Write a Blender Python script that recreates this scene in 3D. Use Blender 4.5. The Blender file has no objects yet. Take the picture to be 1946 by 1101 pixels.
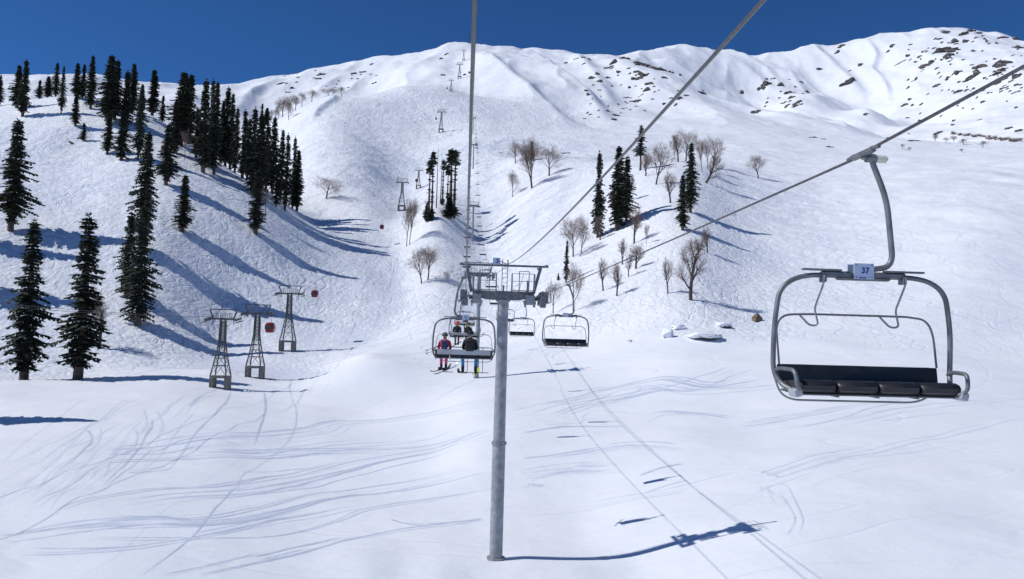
import bpy, math, random
import numpy as np
from mathutils import Vector, Matrix, Euler
SC = bpy.context.scene
C = SC.collection
R_ = math.radians
# ------------------------------------------------------------------ camera
FPX, PW, PH = 1500.0, 1946.0, 1101.0
PITCH, ROLL = 3.43, 1.6
cd = bpy.data.cameras.new('camera'); cam = bpy.data.objects.new('camera', cd); C.objects.link(cam)
cd.sensor_width = 36.0; cd.lens = 36.0*FPX/PW; cd.clip_start = 0.2; cd.clip_end = 30000
CAMR = Matrix.Rotation(R_(90+PITCH), 3, 'X') @ Matrix.Rotation(R_(ROLL), 3, 'Z')
cam.matrix_world = CAMR.to_4x4()
SC.camera = cam
# ------------------------------------------------------------------ light
SUN_EL, SHADOW_AZ = 46.0, 8.0       # shadows run to the right, turned this far away from the camera
w = bpy.data.worlds.new('World'); SC.world = w; w.use_nodes = True
nt = w.node_tree; bg = nt.nodes['Background']
sky = nt.nodes.new('ShaderNodeTexSky'); sky.sky_type = 'NISHITA'; sky.sun_disc = False
sky.sun_elevation = R_(SUN_EL)
sdir = Vector((-math.cos(R_(SHADOW_AZ)), -math.sin(R_(SHADOW_AZ)), 0))    # horizontally towards the sun
sky.sun_rotation = math.atan2(sdir.x, sdir.y)
sky.altitude = 6500; sky.air_density = 1.0; sky.dust_density = 0.0; sky.ozone_density = 9.0
hs = nt.nodes.new('ShaderNodeHueSaturation'); hs.inputs['Saturation'].default_value = 1.10   # the clear, deep blue of high mountain air
nt.links.new(sky.outputs[0], hs.inputs['Color']); nt.links.new(hs.outputs[0], bg.inputs[0]); bg.inputs[1].default_value = 0.118
sd = bpy.data.lights.new('sun', 'SUN'); so = bpy.data.objects.new('sun', sd); C.objects.link(so)
sd.energy = 3.55; sd.angle = R_(0.5); sd.color = (1.0, 0.98, 0.95)
tosun = (sdir*math.cos(R_(SUN_EL)) + Vector((0,0,math.sin(R_(SUN_EL))))).normalized()
so.rotation_euler = tosun.to_track_quat('Z', 'Y').to_euler()
SC.view_settings.view_transform = 'Standard'; SC.view_settings.look = 'None'
SC.view_settings.exposure = 0.0; SC.view_settings.gamma = 1.0
SC.view_settings.use_curve_mapping = False

# ------------------------------------------------------------------ pixel helpers
def ray(px, py):
    d = CAMR @ Vector(((px-PW/2)/FPX, -(py-PH/2)/FPX, -1.0))
    return d
def at(px, py, Y):
    d = ray(px, py); return d*(Y/d.y)
def polar(px, py):
    d = ray(px, py); r = math.hypot(d.x, d.y)
    return math.atan2(d.x, d.y), d.z/r, r/d.y       # azimuth, tan elevation, range / forward depth

# ------------------------------------------------------------------ materials
def mat(name, col, rough=0.5, metal=0.0, var=0.0, scale=3.0, bump=0.0, bscale=20.0, spec=0.5):
    m = bpy.data.materials.new(name); m.use_nodes = True
    n = m.node_tree.nodes; l = m.node_tree.links; b = n['Principled BSDF']
    b.inputs['Base Color'].default_value = (*col, 1); b.inputs['Roughness'].default_value = rough
    b.inputs['Metallic'].default_value = metal; b.inputs['Specular IOR Level'].default_value = spec
    if var > 0 or bump > 0:
        tc = n.new('ShaderNodeTexCoord')
    if var > 0:
        no = n.new('ShaderNodeTexNoise'); no.inputs['Scale'].default_value = scale; no.inputs['Detail'].default_value = 6
        l.new(tc.outputs['Object'], no.inputs['Vector'])
        r = n.new('ShaderNodeValToRGB'); e = r.color_ramp.elements
        e[0].position = 0.3; e[1].position = 0.72
        e[0].color = (*[c*(1-var) for c in col], 1); e[1].color = (*[min(1, c*(1+var)) for c in col], 1)
        l.new(no.outputs['Fac'], r.inputs['Fac']); l.new(r.outputs['Color'], b.inputs['Base Color'])
    if bump > 0:
        nb = n.new('ShaderNodeTexNoise'); nb.inputs['Scale'].default_value = bscale; nb.inputs['Detail'].default_value = 4
        l.new(tc.outputs['Object'], nb.inputs['Vector'])
        bu = n.new('ShaderNodeBump'); bu.inputs['Strength'].default_value = bump; bu.inputs['Distance'].default_value = 0.02
        l.new(nb.outputs['Fac'], bu.inputs['Height']); l.new(bu.outputs['Normal'], b.inputs['Normal'])
    return m
M = {}
M['galv'] = mat('galvanised_steel', (0.30,0.315,0.33), 0.5, 0.6, 0.22, 4, 0.15, 30)
M['galvdark'] = mat('weathered_steel', (0.17,0.18,0.19), 0.5, 0.4, 0.3, 5, 0.15, 30)
M['pole'] = mat('galvanised_pole', (0.30,0.32,0.335), 0.55, 0.2, 0.3, 2.2, 0.2, 9)
M['wire'] = mat('steel_wire', (0.13,0.13,0.135), 0.45, 0.5, 0.2, 12)
M['rubber'] = mat('black_rubber', (0.02,0.021,0.025), 0.55, 0, 0.3, 8)
M['seat'] = mat('black_seat_vinyl', (0.018,0.018,0.021), 0.42, 0, 0.35, 6, 0.15, 14)
M['alu'] = mat('brushed_aluminium', (0.42,0.44,0.46), 0.5, 0.3, 0.12, 3)
M['pale'] = mat('pale_plastic', (0.62,0.64,0.52), 0.5, 0, 0.1, 6)
M['sign'] = mat('sign_plate_white', (0.46,0.54,0.68), 0.45, 0, 0.12, 9)
M['ink'] = mat('sign_blue_ink', (0.015,0.03,0.25), 0.5)
M['lattice'] = mat('lattice_steel', (0.085,0.09,0.095), 0.6, 0.3, 0.3, 2)
M['concrete'] = mat('concrete', (0.19,0.175,0.155), 0.9, 0, 0.35, 1.5, 0.4, 8)
M['red'] = mat('cabin_red', (0.20,0.012,0.018), 0.35, 0, 0.1, 2)
M['glass'] = mat('tinted_glass', (0.06,0.05,0.05), 0.15, 0, 0)
M['fir'] = mat('fir_needles', (0.042,0.058,0.036), 0.8, 0, 0.5, 0.5)
M['firb'] = mat('fir_needles_brownish', (0.05,0.047,0.030), 0.8, 0, 0.4, 0.6)
M['bark'] = mat('fir_bark', (0.10,0.075,0.06), 0.9, 0, 0.4, 2)
M['birch'] = mat('birch_bark', (0.075,0.060,0.055), 0.85, 0, 0.4, 3)
M['twig'] = mat('birch_twigs', (0.20,0.14,0.115), 0.85, 0, 0.3, 3)
M['pink'] = mat('pink_fabric', (0.75,0.03,0.20), 0.8, 0, 0.2, 9)
M['redjacket'] = mat('red_jacket', (0.62,0.03,0.08), 0.8, 0, 0.25, 9)
M['navy'] = mat('navy_fabric', (0.02,0.04,0.11), 0.8, 0, 0.3, 9)
M['black'] = mat('black_fabric', (0.014,0.015,0.02), 0.8, 0, 0.4, 8)
M['blue'] = mat('blue_fabric', (0.015,0.20,0.40), 0.8, 0, 0.25, 9)
M['orange'] = mat('orange_helmet', (0.75,0.06,0.03), 0.4)
M['helmet'] = mat('grey_helmet', (0.12,0.10,0.10), 0.4)
M['maroon'] = mat('maroon_fabric', (0.13,0.02,0.025), 0.8)
M['skin'] = mat('skin', (0.42,0.24,0.17), 0.6)
M['yellow'] = mat('yellow_green', (0.55,0.68,0.04), 0.5)
M['ski'] = mat('dark_ski', (0.05,0.06,0.06), 0.3)

# ------------------------------------------------------------------ mesh builder
class MB:
    def __init__(s): s.v = []; s.f = []; s.m = []; s.mi = 0
    def add(s, vs, fs):
        o = len(s.v); s.v += [tuple(v) for v in vs]; s.f += [tuple(i+o for i in f) for f in fs]; s.m += [s.mi]*len(fs)
    def box(s, c, size, rot=None, taper=1.0, bevel=0.0):
        x, y, z = size[0]/2, size[1]/2, size[2]/2
        if bevel > 0:
            b = min(bevel, x*0.9, y*0.9, z*0.9); vs = []
            prof = [(z-b*0, 1), ]
            rings = [(-z, b), (-z+b, 0), (z-b, 0), (z, b)]
            for zz, ins in rings:
                X, Yy = x-ins, y-ins; c2 = b*0.6 if ins == 0 else b*0.3
                vs += [(-X+c2,-Yy,zz),(X-c2,-Yy,zz),(X,-Yy+c2,zz),(X,Yy-c2,zz),(X-c2,Yy,zz),(-X+c2,Yy,zz),(-X,Yy-c2,zz),(-X,-Yy+c2,zz)]
            fs = [tuple(range(7,-1,-1)), tuple(range(24,32))]
            for r in range(3):
                for k in range(8):
                    fs.append((r*8+k, r*8+(k+1)%8, (r+1)*8+(k+1)%8, (r+1)*8+k))
        else:
            t = taper
            vs = [(-x,-y,-z),(x,-y,-z),(x,y,-z),(-x,y,-z),(-x*t,-y*t,z),(x*t,-y*t,z),(x*t,y*t,z),(-x*t,y*t,z)]
            fs = [(3,2,1,0),(4,5,6,7),(0,1,5,4),(1,2,6,5),(2,3,7,6),(3,0,4,7)]
        vs = [Vector(v) for v in vs]
        if rot is not None: vs = [rot @ v for v in vs]
        c = Vector(c); s.add([v+c for v in vs], fs)
    def tube(s, pts, r, n=8, cap=True, closed=False):
        pts = [Vector(p) for p in pts]; k = len(pts)
        rs = r if isinstance(r, (list, tuple)) else [r]*k
        o = len(s.v); up = None; vs = []
        for i, p in enumerate(pts):
            if closed: t = pts[(i+1) % k]-pts[i-1]
            else: t = pts[min(i+1, k-1)]-pts[max(i-1, 0)]
            t.normalize()
            if up is None:
                up = Vector((0,0,1)) if abs(t.z) < 0.9 else Vector((1,0,0))
            a = t.cross(up); 
            if a.length < 1e-5: a = t.orthogonal()
            a.normalize(); b = a.cross(t); up = b
            for q in range(n):
                an = 2*math.pi*q/n
                vs.append(p + a*(math.cos(an)*rs[i]) + b*(math.sin(an)*rs[i]))
        fs = []
        for i in range(k if closed else k-1):
            j = (i+1) % k
            for q in range(n):
                q2 = (q+1) % n
                fs.append((i*n+q, i*n+q2, j*n+q2, j*n+q))
        if cap and not closed:
            fs.append(tuple(range(n-1, -1, -1))); fs.append(tuple((k-1)*n+q for q in range(n)))
        s.add(vs, fs)
    def bar(s, a, b, wx, wz=None):
        """rectangular bar from a to b"""
        a = Vector(a); b = Vector(b); d = b-a; L = d.length
        q = d.to_track_quat('Z', 'Y').to_matrix()
        s.box((a+b)/2, (wx, wz or wx, L), q)
    def disc(s, c, axis, r, h, n=12):
        ax = Vector(axis).normalized()*h/2; c = Vector(c)
        s.tube([c-ax, c+ax], r, n)
    def build(s, name, m, parent=None, smooth=False):
        me = bpy.data.meshes.new(name); me.from_pydata(s.v, [], s.f); me.update()
        ms = m if isinstance(m, (list, tuple)) else [m]
        for mm in ms: me.materials.append(mm)
        if len(ms) > 1: me.polygons.foreach_set('material_index', s.m)
        if smooth:
            me.polygons.foreach_set('use_smooth', [True]*len(me.polygons))
            try: me.set_sharp_from_angle(angle=R_(40))
            except Exception: pass
        o = bpy.data.objects.new(name, me); C.objects.link(o)
        if parent is not None: o.parent = parent
        return o
def smooth_path(pts, sub=6):
    """Catmull-Rom through the points"""
    P = [Vector(p) for p in pts]; out = []
    for i in range(len(P)-1):
        p0 = P[max(i-1, 0)]; p1 = P[i]; p2 = P[i+1]; p3 = P[min(i+2, len(P)-1)]
        for k in range(sub):
            t = k/sub
            out.append(0.5*((2*p1)+(p2-p0)*t+(2*p0-5*p1+4*p2-p3)*t*t+(3*p1-p0-3*p2+p3)*t**3))
    out.append(P[-1]); return out
def fillet(pts, rad, sub=6):
    P = [Vector(p) for p in pts]; out = [P[0]]
    for i in range(1, len(P)-1):
        r = rad[i] if isinstance(rad, (list, tuple)) else rad
        a = (P[i-1]-P[i]); b = (P[i+1]-P[i]); ra = min(r, a.length*0.49); rb = min(r, b.length*0.49)
        A = P[i]+a.normalized()*ra; B = P[i]+b.normalized()*rb
        for k in range(sub+1):
            t = k/sub; out.append(A*(1-t)**2 + P[i]*2*t*(1-t) + B*t*t)
    out.append(P[-1]); return out
def empty(name, loc=(0,0,0), rz=0.0):
    o = bpy.data.objects.new(name, None); C.objects.link(o); o.location = loc; o.rotation_euler = (0,0,rz)
    o.empty_display_size = 0.5; return o
def tag(o, label=None, cat=None, group=None, kind=None):
    if label: o['label'] = label
    if cat: o['category'] = cat
    if group: o['group'] = group
    if kind: o['kind'] = kind
    return o
def kids(o): return [c for c in CH.get(o.name, [])]
CH = {}
def dup(root, skip=()):
    """a copy of a thing with copies of its parts and sub-parts"""
    r = root.copy(); C.objects.link(r)
    for ch in list(root.children):
        if ch.name.split('.')[0] in skip: continue
        c = ch.copy(); C.objects.link(c); c.parent = r
        for g in list(ch.children):
            d = g.copy(); C.objects.link(d); d.parent = c
            for g2 in list(g.children):
                e = g2.copy(); C.objects.link(e); e.parent = d
    return r
_txt = {}
def text_mesh(name, body, size, m, parent, loc, rot, ext=0.003):
    cu = bpy.data.curves.new(name, 'FONT'); cu.body = body; cu.size = size; cu.extrude = ext
    cu.align_x = 'CENTER'; cu.align_y = 'CENTER'; cu.offset = size*0.02
    t = bpy.data.objects.new('tmp', cu); C.objects.link(t)
    bpy.context.view_layer.update()
    me = bpy.data.meshes.new_from_object(t.evaluated_get(bpy.context.evaluated_depsgraph_get()))
    bpy.data.objects.remove(t); me.name = name; me.materials.clear(); me.materials.append(m)
    o = bpy.data.objects.new(name, me); C.objects.link(o); o.parent = parent; o.location = loc; o.rotation_euler = rot
    return o
# ------------------------------------------------------------------ terrain: ground seen at photo column x, row y, lies at forward depth Y
NEAR = {0:(15,), }
COLS = {
 -350:[(1101,40),(870,78),(780,106),(720,134),(685,160),(600,190),(440,225),(300,290),(215,370),(205,410),(225,500),(270,700),(240,1000),(175,1500),(150,2000),(185,2700),(280,5000)],
 0:[(1101,43),(870,80),(780,110),(722,146),(700,163),(600,197),(440,240),(300,320),(215,395),(203,430),(222,520),(265,700),(235,1000),(170,1500),(145,2000),(180,2700),(280,5000)],
 150:[(1101,43),(870,80),(780,112),(722,150),(700,168),(600,203),(440,250),(300,330),(205,400),(186,440),(204,520),(262,700),(235,1000),(172,1500),(148,2000),(180,2700),(280,5000)],
 300:[(1101,44),(870,83),(780,115),(722,148),(710,160),(690,180),(620,207),(440,257),(340,305),(255,385),(238,420),(258,500),(292,700),(245,1000),(178,1500),(152,2000),(185,2700),(285,5000)],
 420:[(1101,45),(870,84),(780,118),(738,147),(712,160),(692,188),(640,225),(560,247),(440,280),(350,335),(318,372),(340,450),(350,600),(285,1000),(190,1500),(152,2000),(185,2700),(285,5000)],
 500:[(1101,46),(870,88),(780,124),(718,168),(672,208),(600,245),(520,270),(440,300),(390,340),(360,372),(388,440),(372,560),(300,800),(236,1000),(255,1200),(200,1600),(143,2100),(180,2700),(285,5000)],
 600:[(1101,47),(870,90),(780,128),(720,170),(668,212),(642,234),(560,272),(490,312),(445,352),(432,400),(375,480),(300,610),(240,800),(186,1050),(202,1300),(160,1800),(128,2200),(170,2900),(280,5000)],
 700:[(1101,47),(870,92),(780,132),(715,160),(676,178),(668,205),(640,235),(590,262),(540,292),(480,345),(440,392),(390,470),(320,600),(240,850),(173,1150),(188,1400),(150,1900),(112,2250),(160,2900),(280,5000)],
 760:[(1101,48),(870,92),(780,130),(718,158),(680,182),(650,218),(600,255),(540,300),(470,360),(420,440),(400,500),(350,620),(280,780),(220,950),(156,1200),(170,1400),(138,1800),(100,2300),(150,2900),(280,5000)],
 830:[(1101,48),(870,90),(780,126),(720,155),(668,195),(600,245),(520,300),(470,340),(430,368),(398,395),(393,430),(360,530),(320,640),(253,900),(162,1230),(166,1400),(130,1750),(88,2350),(140,2900),(280,5000)],
 900:[(1101,49),(1062,53),(1015,60),(870,84),(780,115),(718,150),(660,200),(600,250),(520,320),(461,385),(400,450),(326,560),(253,850),(190,1200),(184,1400),(140,1750),(84,2400),(140,2900),(280,5000)],
 1000:[(1104,49),(1064,53),(1017,60),(836,90),(764,120),(704,155),(650,192),(580,245),(500,305),(440,362),(400,403),(350,463),(302,535),(296,640),(240,1000),(190,1400),(140,1850),(95,2500),(145,3100),(280,5500)],
 1100:[(1101,49.5),(1070,53),(1020,60),(836,90),(764,120),(702,152),(650,180),(595,202),(540,240),(450,313),(400,362),(340,430),(298,500),(298,580),(272,800),(236,1150),(195,1500),(145,2000),(95,2600),(145,3200),(280,5500)],
 1200:[(1101,50),(1020,58),(838,88),(764,118),(702,146),(650,167),(600,188),(560,205),(500,238),(440,284),(380,337),(330,402),(305,455),(308,525),(268,850),(240,1200),(170,1700),(117,1980),(112,2250),(94,2550),(145,3200),(280,5500)],
 1300:[(1101,48),(1033,54.5),(835,86),(760,114),(702,138),(650,160),(600,180),(570,192),(500,222),(440,262),(380,312),(330,372),(312,412),(317,480),(286,750),(240,1200),(198,1550),(144,1900),(182,2150),(150,2380),(118,2550),(80,2850),(140,3400),(280,5500)],
 1400:[(1101,46),(1010,55),(835,86),(760,112),(702,136),(650,160),(600,186),(560,208),(480,258),(440,290),(400,328),(350,392),(326,450),(323,520),(290,700),(250,1100),(195,1800),(232,2050),(150,2550),(95,3000),(140,3500),(280,5500)],
 1550:[(1101,44),(975,57),(830,85),(755,110),(700,134),(640,162),(580,198),(500,257),(420,330),(370,400),(340,480),(312,640),(282,850),(252,1150),(215,1650),(246,1900),(205,2100),(172,2270),(192,2470),(140,2750),(88,3050),(140,3500),(280,5500)],
 1650:[(1101,44),(972,57),(830,85),(755,110),(700,134),(640,162),(580,196),(500,252),(420,322),(370,392),(335,480),(302,700),(268,1000),(238,1500),(260,1720),(205,1980),(226,2200),(150,2600),(73,2950),(130,3500),(280,5500)],
 1750:[(1101,44),(972,57),(830,86),(755,111),(700,135),(640,161),(580,192),(500,242),(420,308),(365,380),(325,480),(292,750),(266,1050),(254,1500),(232,1720),(242,1900),(190,2150),(120,2500),(58,2820),(120,3400),(280,5500)],
 1850:[(1101,44),(972,58),(830,87),(755,113),(700,137),(640,163),(580,190),(500,233),(420,295),(360,375),(317,500),(287,800),(268,1050),(237,1500),(178,1950),(110,2350),(57,2680),(120,3300),(280,5500)],
 1946:[(1101,44),(972,59),(830,88),(755,115),(700,140),(640,166),(580,193),(500,236),(420,298),(358,380),(308,530),(278,850),(252,1100),(210,1500),(150,1850),(100,2250),(72,2550),(125,3200),(280,5500)],
 2300:[(1101,44),(972,60),(830,90),(755,118),(700,144),(640,170),(580,198),(500,240),(420,300),(350,390),(300,540),(270,850),(240,1100),(200,1500),(140,1850),(95,2250),(75,2550),(125,3200),(280,5500)],
}
SA = 3.2
pts = []; val = []
for x, L in COLS.items():
    for y, Y in L:
        a, v, k = polar(x, y)
        r = Y*k; pts.append((a*SA, math.log(r))); val.append(v)
    a, v, k = polar(x, 1101)
    h = v*L[0][1]*k
    for rr in (10, 18, 30):
        pts.append((a*SA, math.log(rr))); val.append((h-0.5*(1-rr/45))/rr)
pts = np.array(pts); val = np.array(val)
def K(d2): return np.where(d2 > 1e-12, 0.5*d2*np.log(np.maximum(d2, 1e-12)), 0.0)
N = len(pts)
d2 = ((pts[:, None, :]-pts[None, :, :])**2).sum(-1)
A = np.zeros((N+3, N+3)); A[:N, :N] = K(d2) + np.eye(N)*0.0006
A[:N, N] = 1; A[:N, N+1:] = pts; A[N, :N] = 1; A[N+1:, :N] = pts.T
# fit height/range weights: residual scaled naturally since v is tan(elevation)
sol = np.linalg.solve(A, np.concatenate([val, np.zeros(3)]))
GA = np.linspace(-0.84*SA, 0.84*SA, 240); GR = np.linspace(math.log(9), math.log(6000), 420)
grid = np.zeros((len(GA), len(GR)))
for i, ga in enumerate(GA):
    q = np.stack([np.full(len(GR), ga), GR], 1)
    dd = ((q[:, None, :]-pts[None, :, :])**2).sum(-1)
    grid[i] = K(dd) @ sol[:N] + sol[N] + q @ sol[N+1:]
def cubw(t):
    t2 = t*t; t3 = t2*t
    return (-0.5*t3+t2-0.5*t, 1.5*t3-2.5*t2+1, -1.5*t3+2*t2+0.5*t, 0.5*t3-0.5*t2)
def vbase(a, lr):
    fa = np.clip((a*SA-GA[0])/(GA[1]-GA[0]), 1, len(GA)-3.001); fr = np.clip((lr-GR[0])/(GR[1]-GR[0]), 1, len(GR)-3.001)
    ia = fa.astype(int); ir = fr.astype(int); wa = cubw(fa-ia); wr = cubw(fr-ir); o = 0
    for p in range(4):
        for q in range(4):
            o = o + wa[p]*wr[q]*grid[ia+p-1, ir+q-1]
    return o
def hsh(ix, iy, s):
    h = (ix.astype(np.int64)*374761393 + iy.astype(np.int64)*668265263 + s*974711) & 0x7fffffff
    h = ((h ^ (h >> 13))*1274126177) & 0x7fffffff
    return ((h ^ (h >> 16)) & 0xffff)/65535.0
def vn(x, y, s=0):
    ix = np.floor(x); iy = np.floor(y); fx = x-ix; fy = y-iy
    ux = fx*fx*fx*(fx*(fx*6-15)+10); uy = fy*fy*fy*(fy*(fy*6-15)+10)
    return ((hsh(ix,iy,s)*(1-ux)+hsh(ix+1,iy,s)*ux)*(1-uy) + (hsh(ix,iy+1,s)*(1-ux)+hsh(ix+1,iy+1,s)*ux)*uy)*2-1
def fbm(x, y, s, oc=4, g=0.5):
    o = 0; am = 1
    for k in range(oc):
        c, sn = math.cos(0.7*k+s), math.sin(0.7*k+s)
        o = o + am*vn((x*c-y*sn), (x*sn+y*c), s+k*17); x = x*2.03; y = y*2.03; am *= g
    return o
def sst(x, a, b):
    t = np.clip((x-a)/(b-a), 0, 1); return t*t*(3-2*t)
# creases: sharp snow ridges / cornices drawn as polylines on the slopes (px, py, forward depth), drop to the right-hand side
CREASE = []; PEND = []
def crease(pp, Y, drop, width):
    P = []
    for (x, y) in pp[::-1]:
        q = hit(x, y, Y*0.45, Y*1.6); P.append((math.atan2(q.x, q.y), math.log(math.hypot(q.x, q.y))))
    PEND.append((np.array(P), drop, width))
def Hof(X, Y):
    """ground height, metres relative to the camera"""
    X = np.asarray(X, float); Y = np.asarray(Y, float)
    r = np.maximum(np.hypot(X, Y), 9.2); a = np.arctan2(X, Y)
    aa = np.clip(a, -0.82, 0.82); back = sst(np.abs(a), 0.95, 2.2)
    lr = np.log(r)
    v = vbase(aa, np.minimum(lr, 8.6))
    h = v*r
    h = h*(1-back) + (-16 + 6*fbm(X/90, Y/90, 5, 2))*back
    far = sst(r, 900, 1700); mid = sst(r, 170, 420)
    h = h + far*(15*fbm(X/260, Y/420, 11, 5, 0.46) - 15*np.abs(fbm(X/150+3, Y/380, 23, 3, 0.45)))
    h = h + mid*(1-0.5*far)*(2.2*fbm(X/75, Y/90, 31, 4, 0.5))
    h = h + sst(r, 20, 60)*(0.45*fbm(X/38+0.3*Y/38, Y/16, 41, 3, 0.45))*(1-0.6*mid)
    h = h + 2.8*np.exp(-((X+27)/14)**2-((Y-155)/15)**2) + 0.7*np.exp(-((X+12)/10)**2-((Y-120)/9)**2)
    h = h + sst(r, 20, 60)*0.10*(1+2.5*mid)*fbm(X/9, Y/7, 51, 3, 0.5)
    for P, drop, width in CREASE:
        best = np.full(r.shape, 1e9); side = np.zeros(r.shape); tt = np.zeros(r.shape)
        n = len(P)-1
        sel = (aa > P[:,0].min()-0.3) & (aa < P[:,0].max()+0.3) & (lr > P[:,1].min()-0.5) & (lr < P[:,1].max()+0.5)
        if not sel.any(): continue
        as_ = aa[sel]; ls = lr[sel]; rs = r[sel]
        b = np.full(as_.shape, 1e9); sg = np.zeros(as_.shape); tp = np.zeros(as_.shape)
        for i in range(n):
            rm = math.exp(P[i,1]); 
            ax, ay = P[i]; bx, by = P[i+1]; dx, dy = bx-ax, by-ay; L2 = dx*dx+dy*dy
            t = np.clip(((as_-ax)*dx+(ls-ay)*dy)/L2, 0, 1)
            ex = (as_-ax-t*dx)*rm; ey = (ls-ay-t*dy)*rm; d = np.hypot(ex, ey)
            cr = dx*(ls-ay)-dy*(as_-ax)
            m = d < b; b[m] = d[m]; sg[m] = np.sign(cr[m]); tp[m] = ((i+t)/n)[m]
        fade = np.clip(np.minimum(tp, 1-tp)*5, 0, 1)
        add = np.zeros(r.shape)
        prof = np.where(sg > 0, np.exp(-b/width), np.exp(-(b/(width*0.22))**2))
        add[sel] = drop*prof*fade*(1-sst(b, width*1.3, width*2.3))
        h = h + add
    return h
def H1(x, y): return float(Hof(np.array([x]), np.array([y]))[0])
def hit(px, py, lo=40, hi=4000, yfix=None):
    """ground point seen at a photo pixel"""
    d = ray(px, py)
    Yv = np.exp(np.linspace(math.log(lo), math.log(hi), 1500))
    g = Hof(d.x/d.y*Yv, Yv); z = d.z/d.y*Yv
    idx = np.where(g >= z)[0]
    if len(idx) == 0:
        i = int(np.argmax(g/Yv - d.z/d.y)); Yq = Yv[i]
    else:
        i = idx[0]; 
        if i == 0: Yq = Yv[0]
        else:
            e0 = z[i-1]-g[i-1]; e1 = g[i]-z[i]; Yq = Yv[i-1] + (Yv[i]-Yv[i-1])*e0/max(e0+e1, 1e-9)
    X = d.x/d.y*Yq
    return Vector((X, Yq, H1(X, Yq)))
# wind lips and shaded rolls seen on the mountain (photo points from the top down; the steep side is to the right)
crease([(912,104),(935,135),(975,178),(1030,218),(1080,245)], 1800, 26, 110)
crease([(985,100),(1015,122),(1060,160),(1110,200),(1150,235)], 2000, 30, 100)
crease([(1240,114),(1275,126),(1312,150),(1370,185),(1430,203)], 1900, 24, 90)
crease([(1350,88),(1400,115),(1450,140),(1520,165),(1600,200)], 2600, 34, 120)
crease([(1640,75),(1665,110),(1655,135),(1680,165),(1690,200)], 2350, 15, 60)
crease([(545,150),(505,165),(470,185),(448,208)], 1700, 14, 70)
crease([(1080,98),(1110,130),(1135,165),(1165,215)], 2100, 20, 110)
crease([(1530,90),(1560,110),(1600,150),(1640,190)], 2500, 24, 110)
crease([(640,178),(632,192),(600,215),(590,235)], 950, 5, 22)
crease([(230,178),(300,215),(340,262)], 420, 2.0, 10)
CREASE[:] = PEND
# ------------------------------------------------------------------ snow ground: one sheet
azl = np.concatenate([np.linspace(-math.pi, -0.72, 44)[:-1], np.linspace(-0.72, -0.60, 18)[:-1], np.linspace(-0.60, 0.60, 900),
                      np.linspace(0.60, 0.72, 18)[1:], np.linspace(0.72, math.pi, 44)[1:]])
rad = np.exp(np.concatenate([np.linspace(math.log(9.3), math.log(44), 50)[:-1], np.linspace(math.log(44), math.log(180), 620)[:-1],
      np.linspace(math.log(180), math.log(700), 410)[:-1], np.linspace(math.log(700), math.log(3200), 310)[:-1], np.linspace(math.log(3200), math.log(5600), 20)]))
AA, RR = np.meshgrid(azl, rad, indexing='ij')
XX = np.sin(AA)*RR; YY = np.cos(AA)*RR
ZZ = Hof(XX.ravel(), YY.ravel()).reshape(XX.shape)
na, nr = XX.shape
# ski tracks carved into the sheet: turning runs down the slopes, long traverses over the flats
lnr = np.log(rad)
gza = np.gradient(ZZ, azl, axis=0)/RR; gzr = np.gradient(ZZ, lnr, axis=1)/RR
def smooth2(A, k=4):
    for _ in range(k): A = (A+np.roll(A,1,0)+np.roll(A,-1,0)+np.roll(A,1,1)+np.roll(A,-1,1))/5
    return A
gza = smooth2(gza, 12); gzr = smooth2(gzr, 12)
GX_ = gza*np.cos(AA)+gzr*np.sin(AA); GY_ = -gza*np.sin(AA)+gzr*np.cos(AA)
groove = np.zeros(XX.size)
ru = np.random.RandomState(4)
def idx(x, y):
    r = np.hypot(x, y); a = np.arctan2(x, y)
    ia = np.clip(np.searchsorted(azl, a), 1, na-2); ir = np.clip(np.searchsorted(lnr, np.log(np.maximum(r, 9.5))), 1, nr-2)
    ia = np.where(np.abs(azl[ia-1]-a) < np.abs(azl[ia]-a), ia-1, ia); ir = np.where(np.abs(rad[ir-1]-r) < np.abs(rad[ir]-r), ir-1, ir)
    return ia, ir, r
def soft_splat(dst, x, y, wgt):
    """draw points into the sheet's grid, shared smoothly between the four nearest vertices"""
    r = np.hypot(x, y); a = np.arctan2(x, y); wgt = np.broadcast_to(wgt, r.shape)
    ia = np.clip(np.searchsorted(azl, a)-1, 1, na-3); lr_ = np.log(np.maximum(r, 9.5)); ir = np.clip(np.searchsorted(lnr, lr_)-1, 1, nr-3)
    fa = np.clip((a-azl[ia])/(azl[ia+1]-azl[ia]), 0, 1); fr = np.clip((lr_-lnr[ir])/(lnr[ir+1]-lnr[ir]), 0, 1)
    for p, wa in ((0, 1-fa), (1, fa)):
        for q, wr in ((0, 1-fr), (1, fr)):
            np.maximum.at(dst, (ia+p)*nr+ir+q, wgt*wa*wr*1.0)
def splat(x, y, wgt): soft_splat(groove, x, y, wgt*1.25)
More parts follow.
